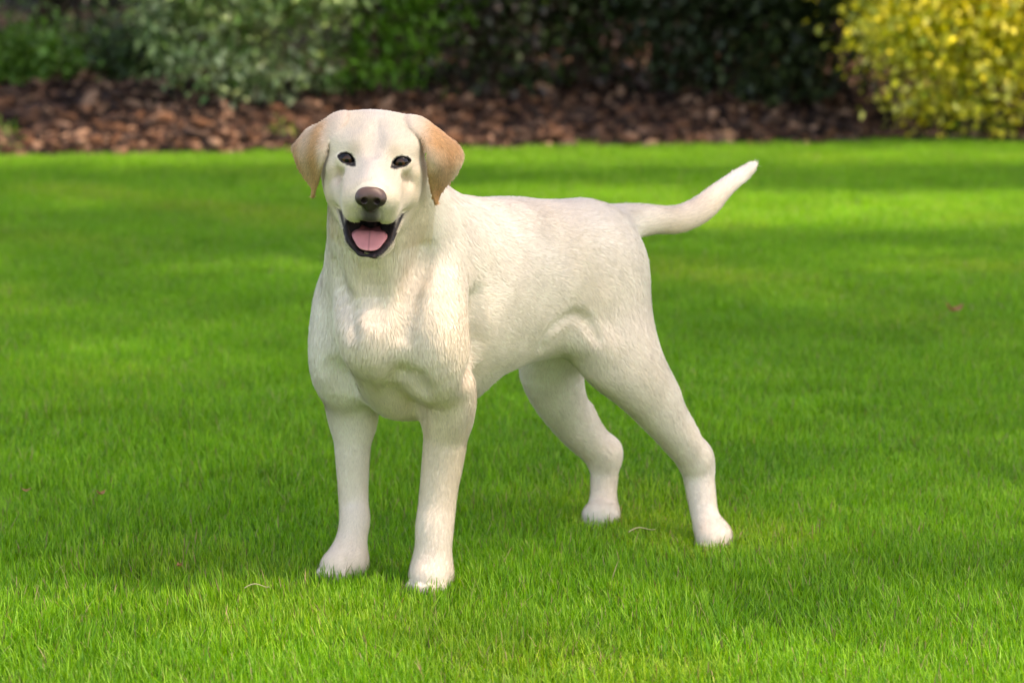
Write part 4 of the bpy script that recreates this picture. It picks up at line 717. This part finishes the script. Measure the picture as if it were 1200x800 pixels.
def shrub(name, label, cat, base, rx, ry, h, n, size, asp, palette, seed, stems=9, z0=.10, clump=.10, mat=None, droop=.2, lift=0.0, group=None, fill=.55, wob=.16):
    r = np.random.default_rng(seed); root = empty(name, base)
    tag(root, label, cat, group)
    st_v, st_q, so_ = [], [], 0; cl = []
    nc = int(60+n/70)
    for i in range(nc):
        u = r.normal(size=3); u /= np.linalg.norm(u); u[2] = abs(u[2])*1.0 if r.random() < .72 else u[2]
        q = r.uniform(fill, 1.0)*(1+wob*math.sin(5*u[0]+seed)+wob*math.sin(7*u[2]+3*u[1]+seed*2))
        c = np.array([u[0]*rx*q, u[1]*ry*q, z0+(h-z0)*(.42+.55*u[2]*q)]); c[2] = max(c[2], z0*.6+lift); cl.append((c, u))
    for i in range(stems):
        c, u = cl[r.integers(nc)]; b = np.array([r.normal(0, rx*.12), r.normal(0, ry*.12), -.03]); m = b*.5+c*.45+[0, 0, .10*h]
        P_ = cr([b, m, c], 4); V, Q = tube(P_, np.linspace(.012+.006*h, .004, len(P_))); st_v.append(V); st_q.append(Q+so_); so_ += len(V)
    o = link('stems', quads_mesh('stems', np.concatenate(st_v), np.concatenate(st_q)), root, mat or M_wood)
    idx = r.integers(nc, size=n); C_ = np.array([c for c, _ in cl])[idx]; U = np.array([u for _, u in cl])[idx]
    shade = r.uniform(.75, 1.2, nc)[idx]
    P_ = C_+r.normal(size=(n, 3))*clump*r.uniform(.6, 1.3, (nc, 1))[idx]*[1, 1, .8]; k = P_[:, 2] > .01; P_, U, shade = P_[k], U[k], shade[k]
    pal = np.array(palette); hue = r.integers(len(pal), size=nc)[idx][k]; own = r.integers(len(pal), size=len(P_)); pick = np.where(r.random(len(P_)) < .5, hue, own)
    c = pal[pick]*shade[:, None]*r.uniform(.75, 1.2, (len(P_), 1))
    V, F, cc = leaves(P_, size, asp, c, r, droop, U*.6)
    f = link('foliage', mesh_from('foliage', V, F, np.arange(len(F))*3, smooth=False, cols=cc), root, M_leafy); f['kind'] = 'stuff'
    return root
for k in SHRUBS: shrub(**k)
def tree(label, base, h_crown, rad, trunk_r, n, palette, seed, size=.10, group=None, mat=None, cat='tree', name='shade_tree', offset=(0, 0), boxy=False, nc=46):
    r = np.random.default_rng(seed); root = empty(name, base); tag(root, label, cat, group)
    top = np.array([offset[0]*.6, offset[1]*.6, h_crown]); P_ = cr([[0, 0, -.1], [.06, .02, h_crown*.35], top*[.7, .7, .7], top], 5)
    V, Q = tube(P_, np.linspace(trunk_r, trunk_r*.3, len(P_)), 10); link('trunk', quads_mesh('trunk', V, Q), root, mat or M_wood)
    cen = np.array([offset[0], offset[1], h_crown]); cl = []
    bv, bq, o_ = [], [], 0
    for i in range(nc):
        u = r.normal(size=3); u /= np.linalg.norm(u); c = cen+(r.uniform(-1, 1, 3) if boxy else u*r.uniform(.45, 1.0))*np.array(rad); cl.append(c)
        if i < 16:
            s = P_[r.integers(len(P_)//2, len(P_))]; B = cr([s, (s+c)/2+[0, 0, .25], c], 4); V, Q = tube(B, np.linspace(trunk_r*.35, .012, len(B)), 5); bv.append(V); bq.append(Q+o_); o_ += len(V)
    link('branches', quads_mesh('branches', np.concatenate(bv), np.concatenate(bq)), root, mat or M_wood)
    idx = r.integers(len(cl), size=n); L_ = np.array(cl)[idx]+r.normal(size=(n, 3))*(.16 if boxy else min(rad)*.28); pal = np.array(palette)
    V, F, cc = leaves(L_, size, .6, pal[r.integers(len(pal), size=n)]*r.uniform(.7, 1.2, (n, 1)), r, .3)
    f = link('crown', mesh_from('crown', V, F, np.arange(len(F))*3, smooth=False, cols=cc), root, M_leafy); f['kind'] = 'stuff'
    return root
for k in TREES: tree(**k)
print('garden done', round(time.time()-T0, 1))
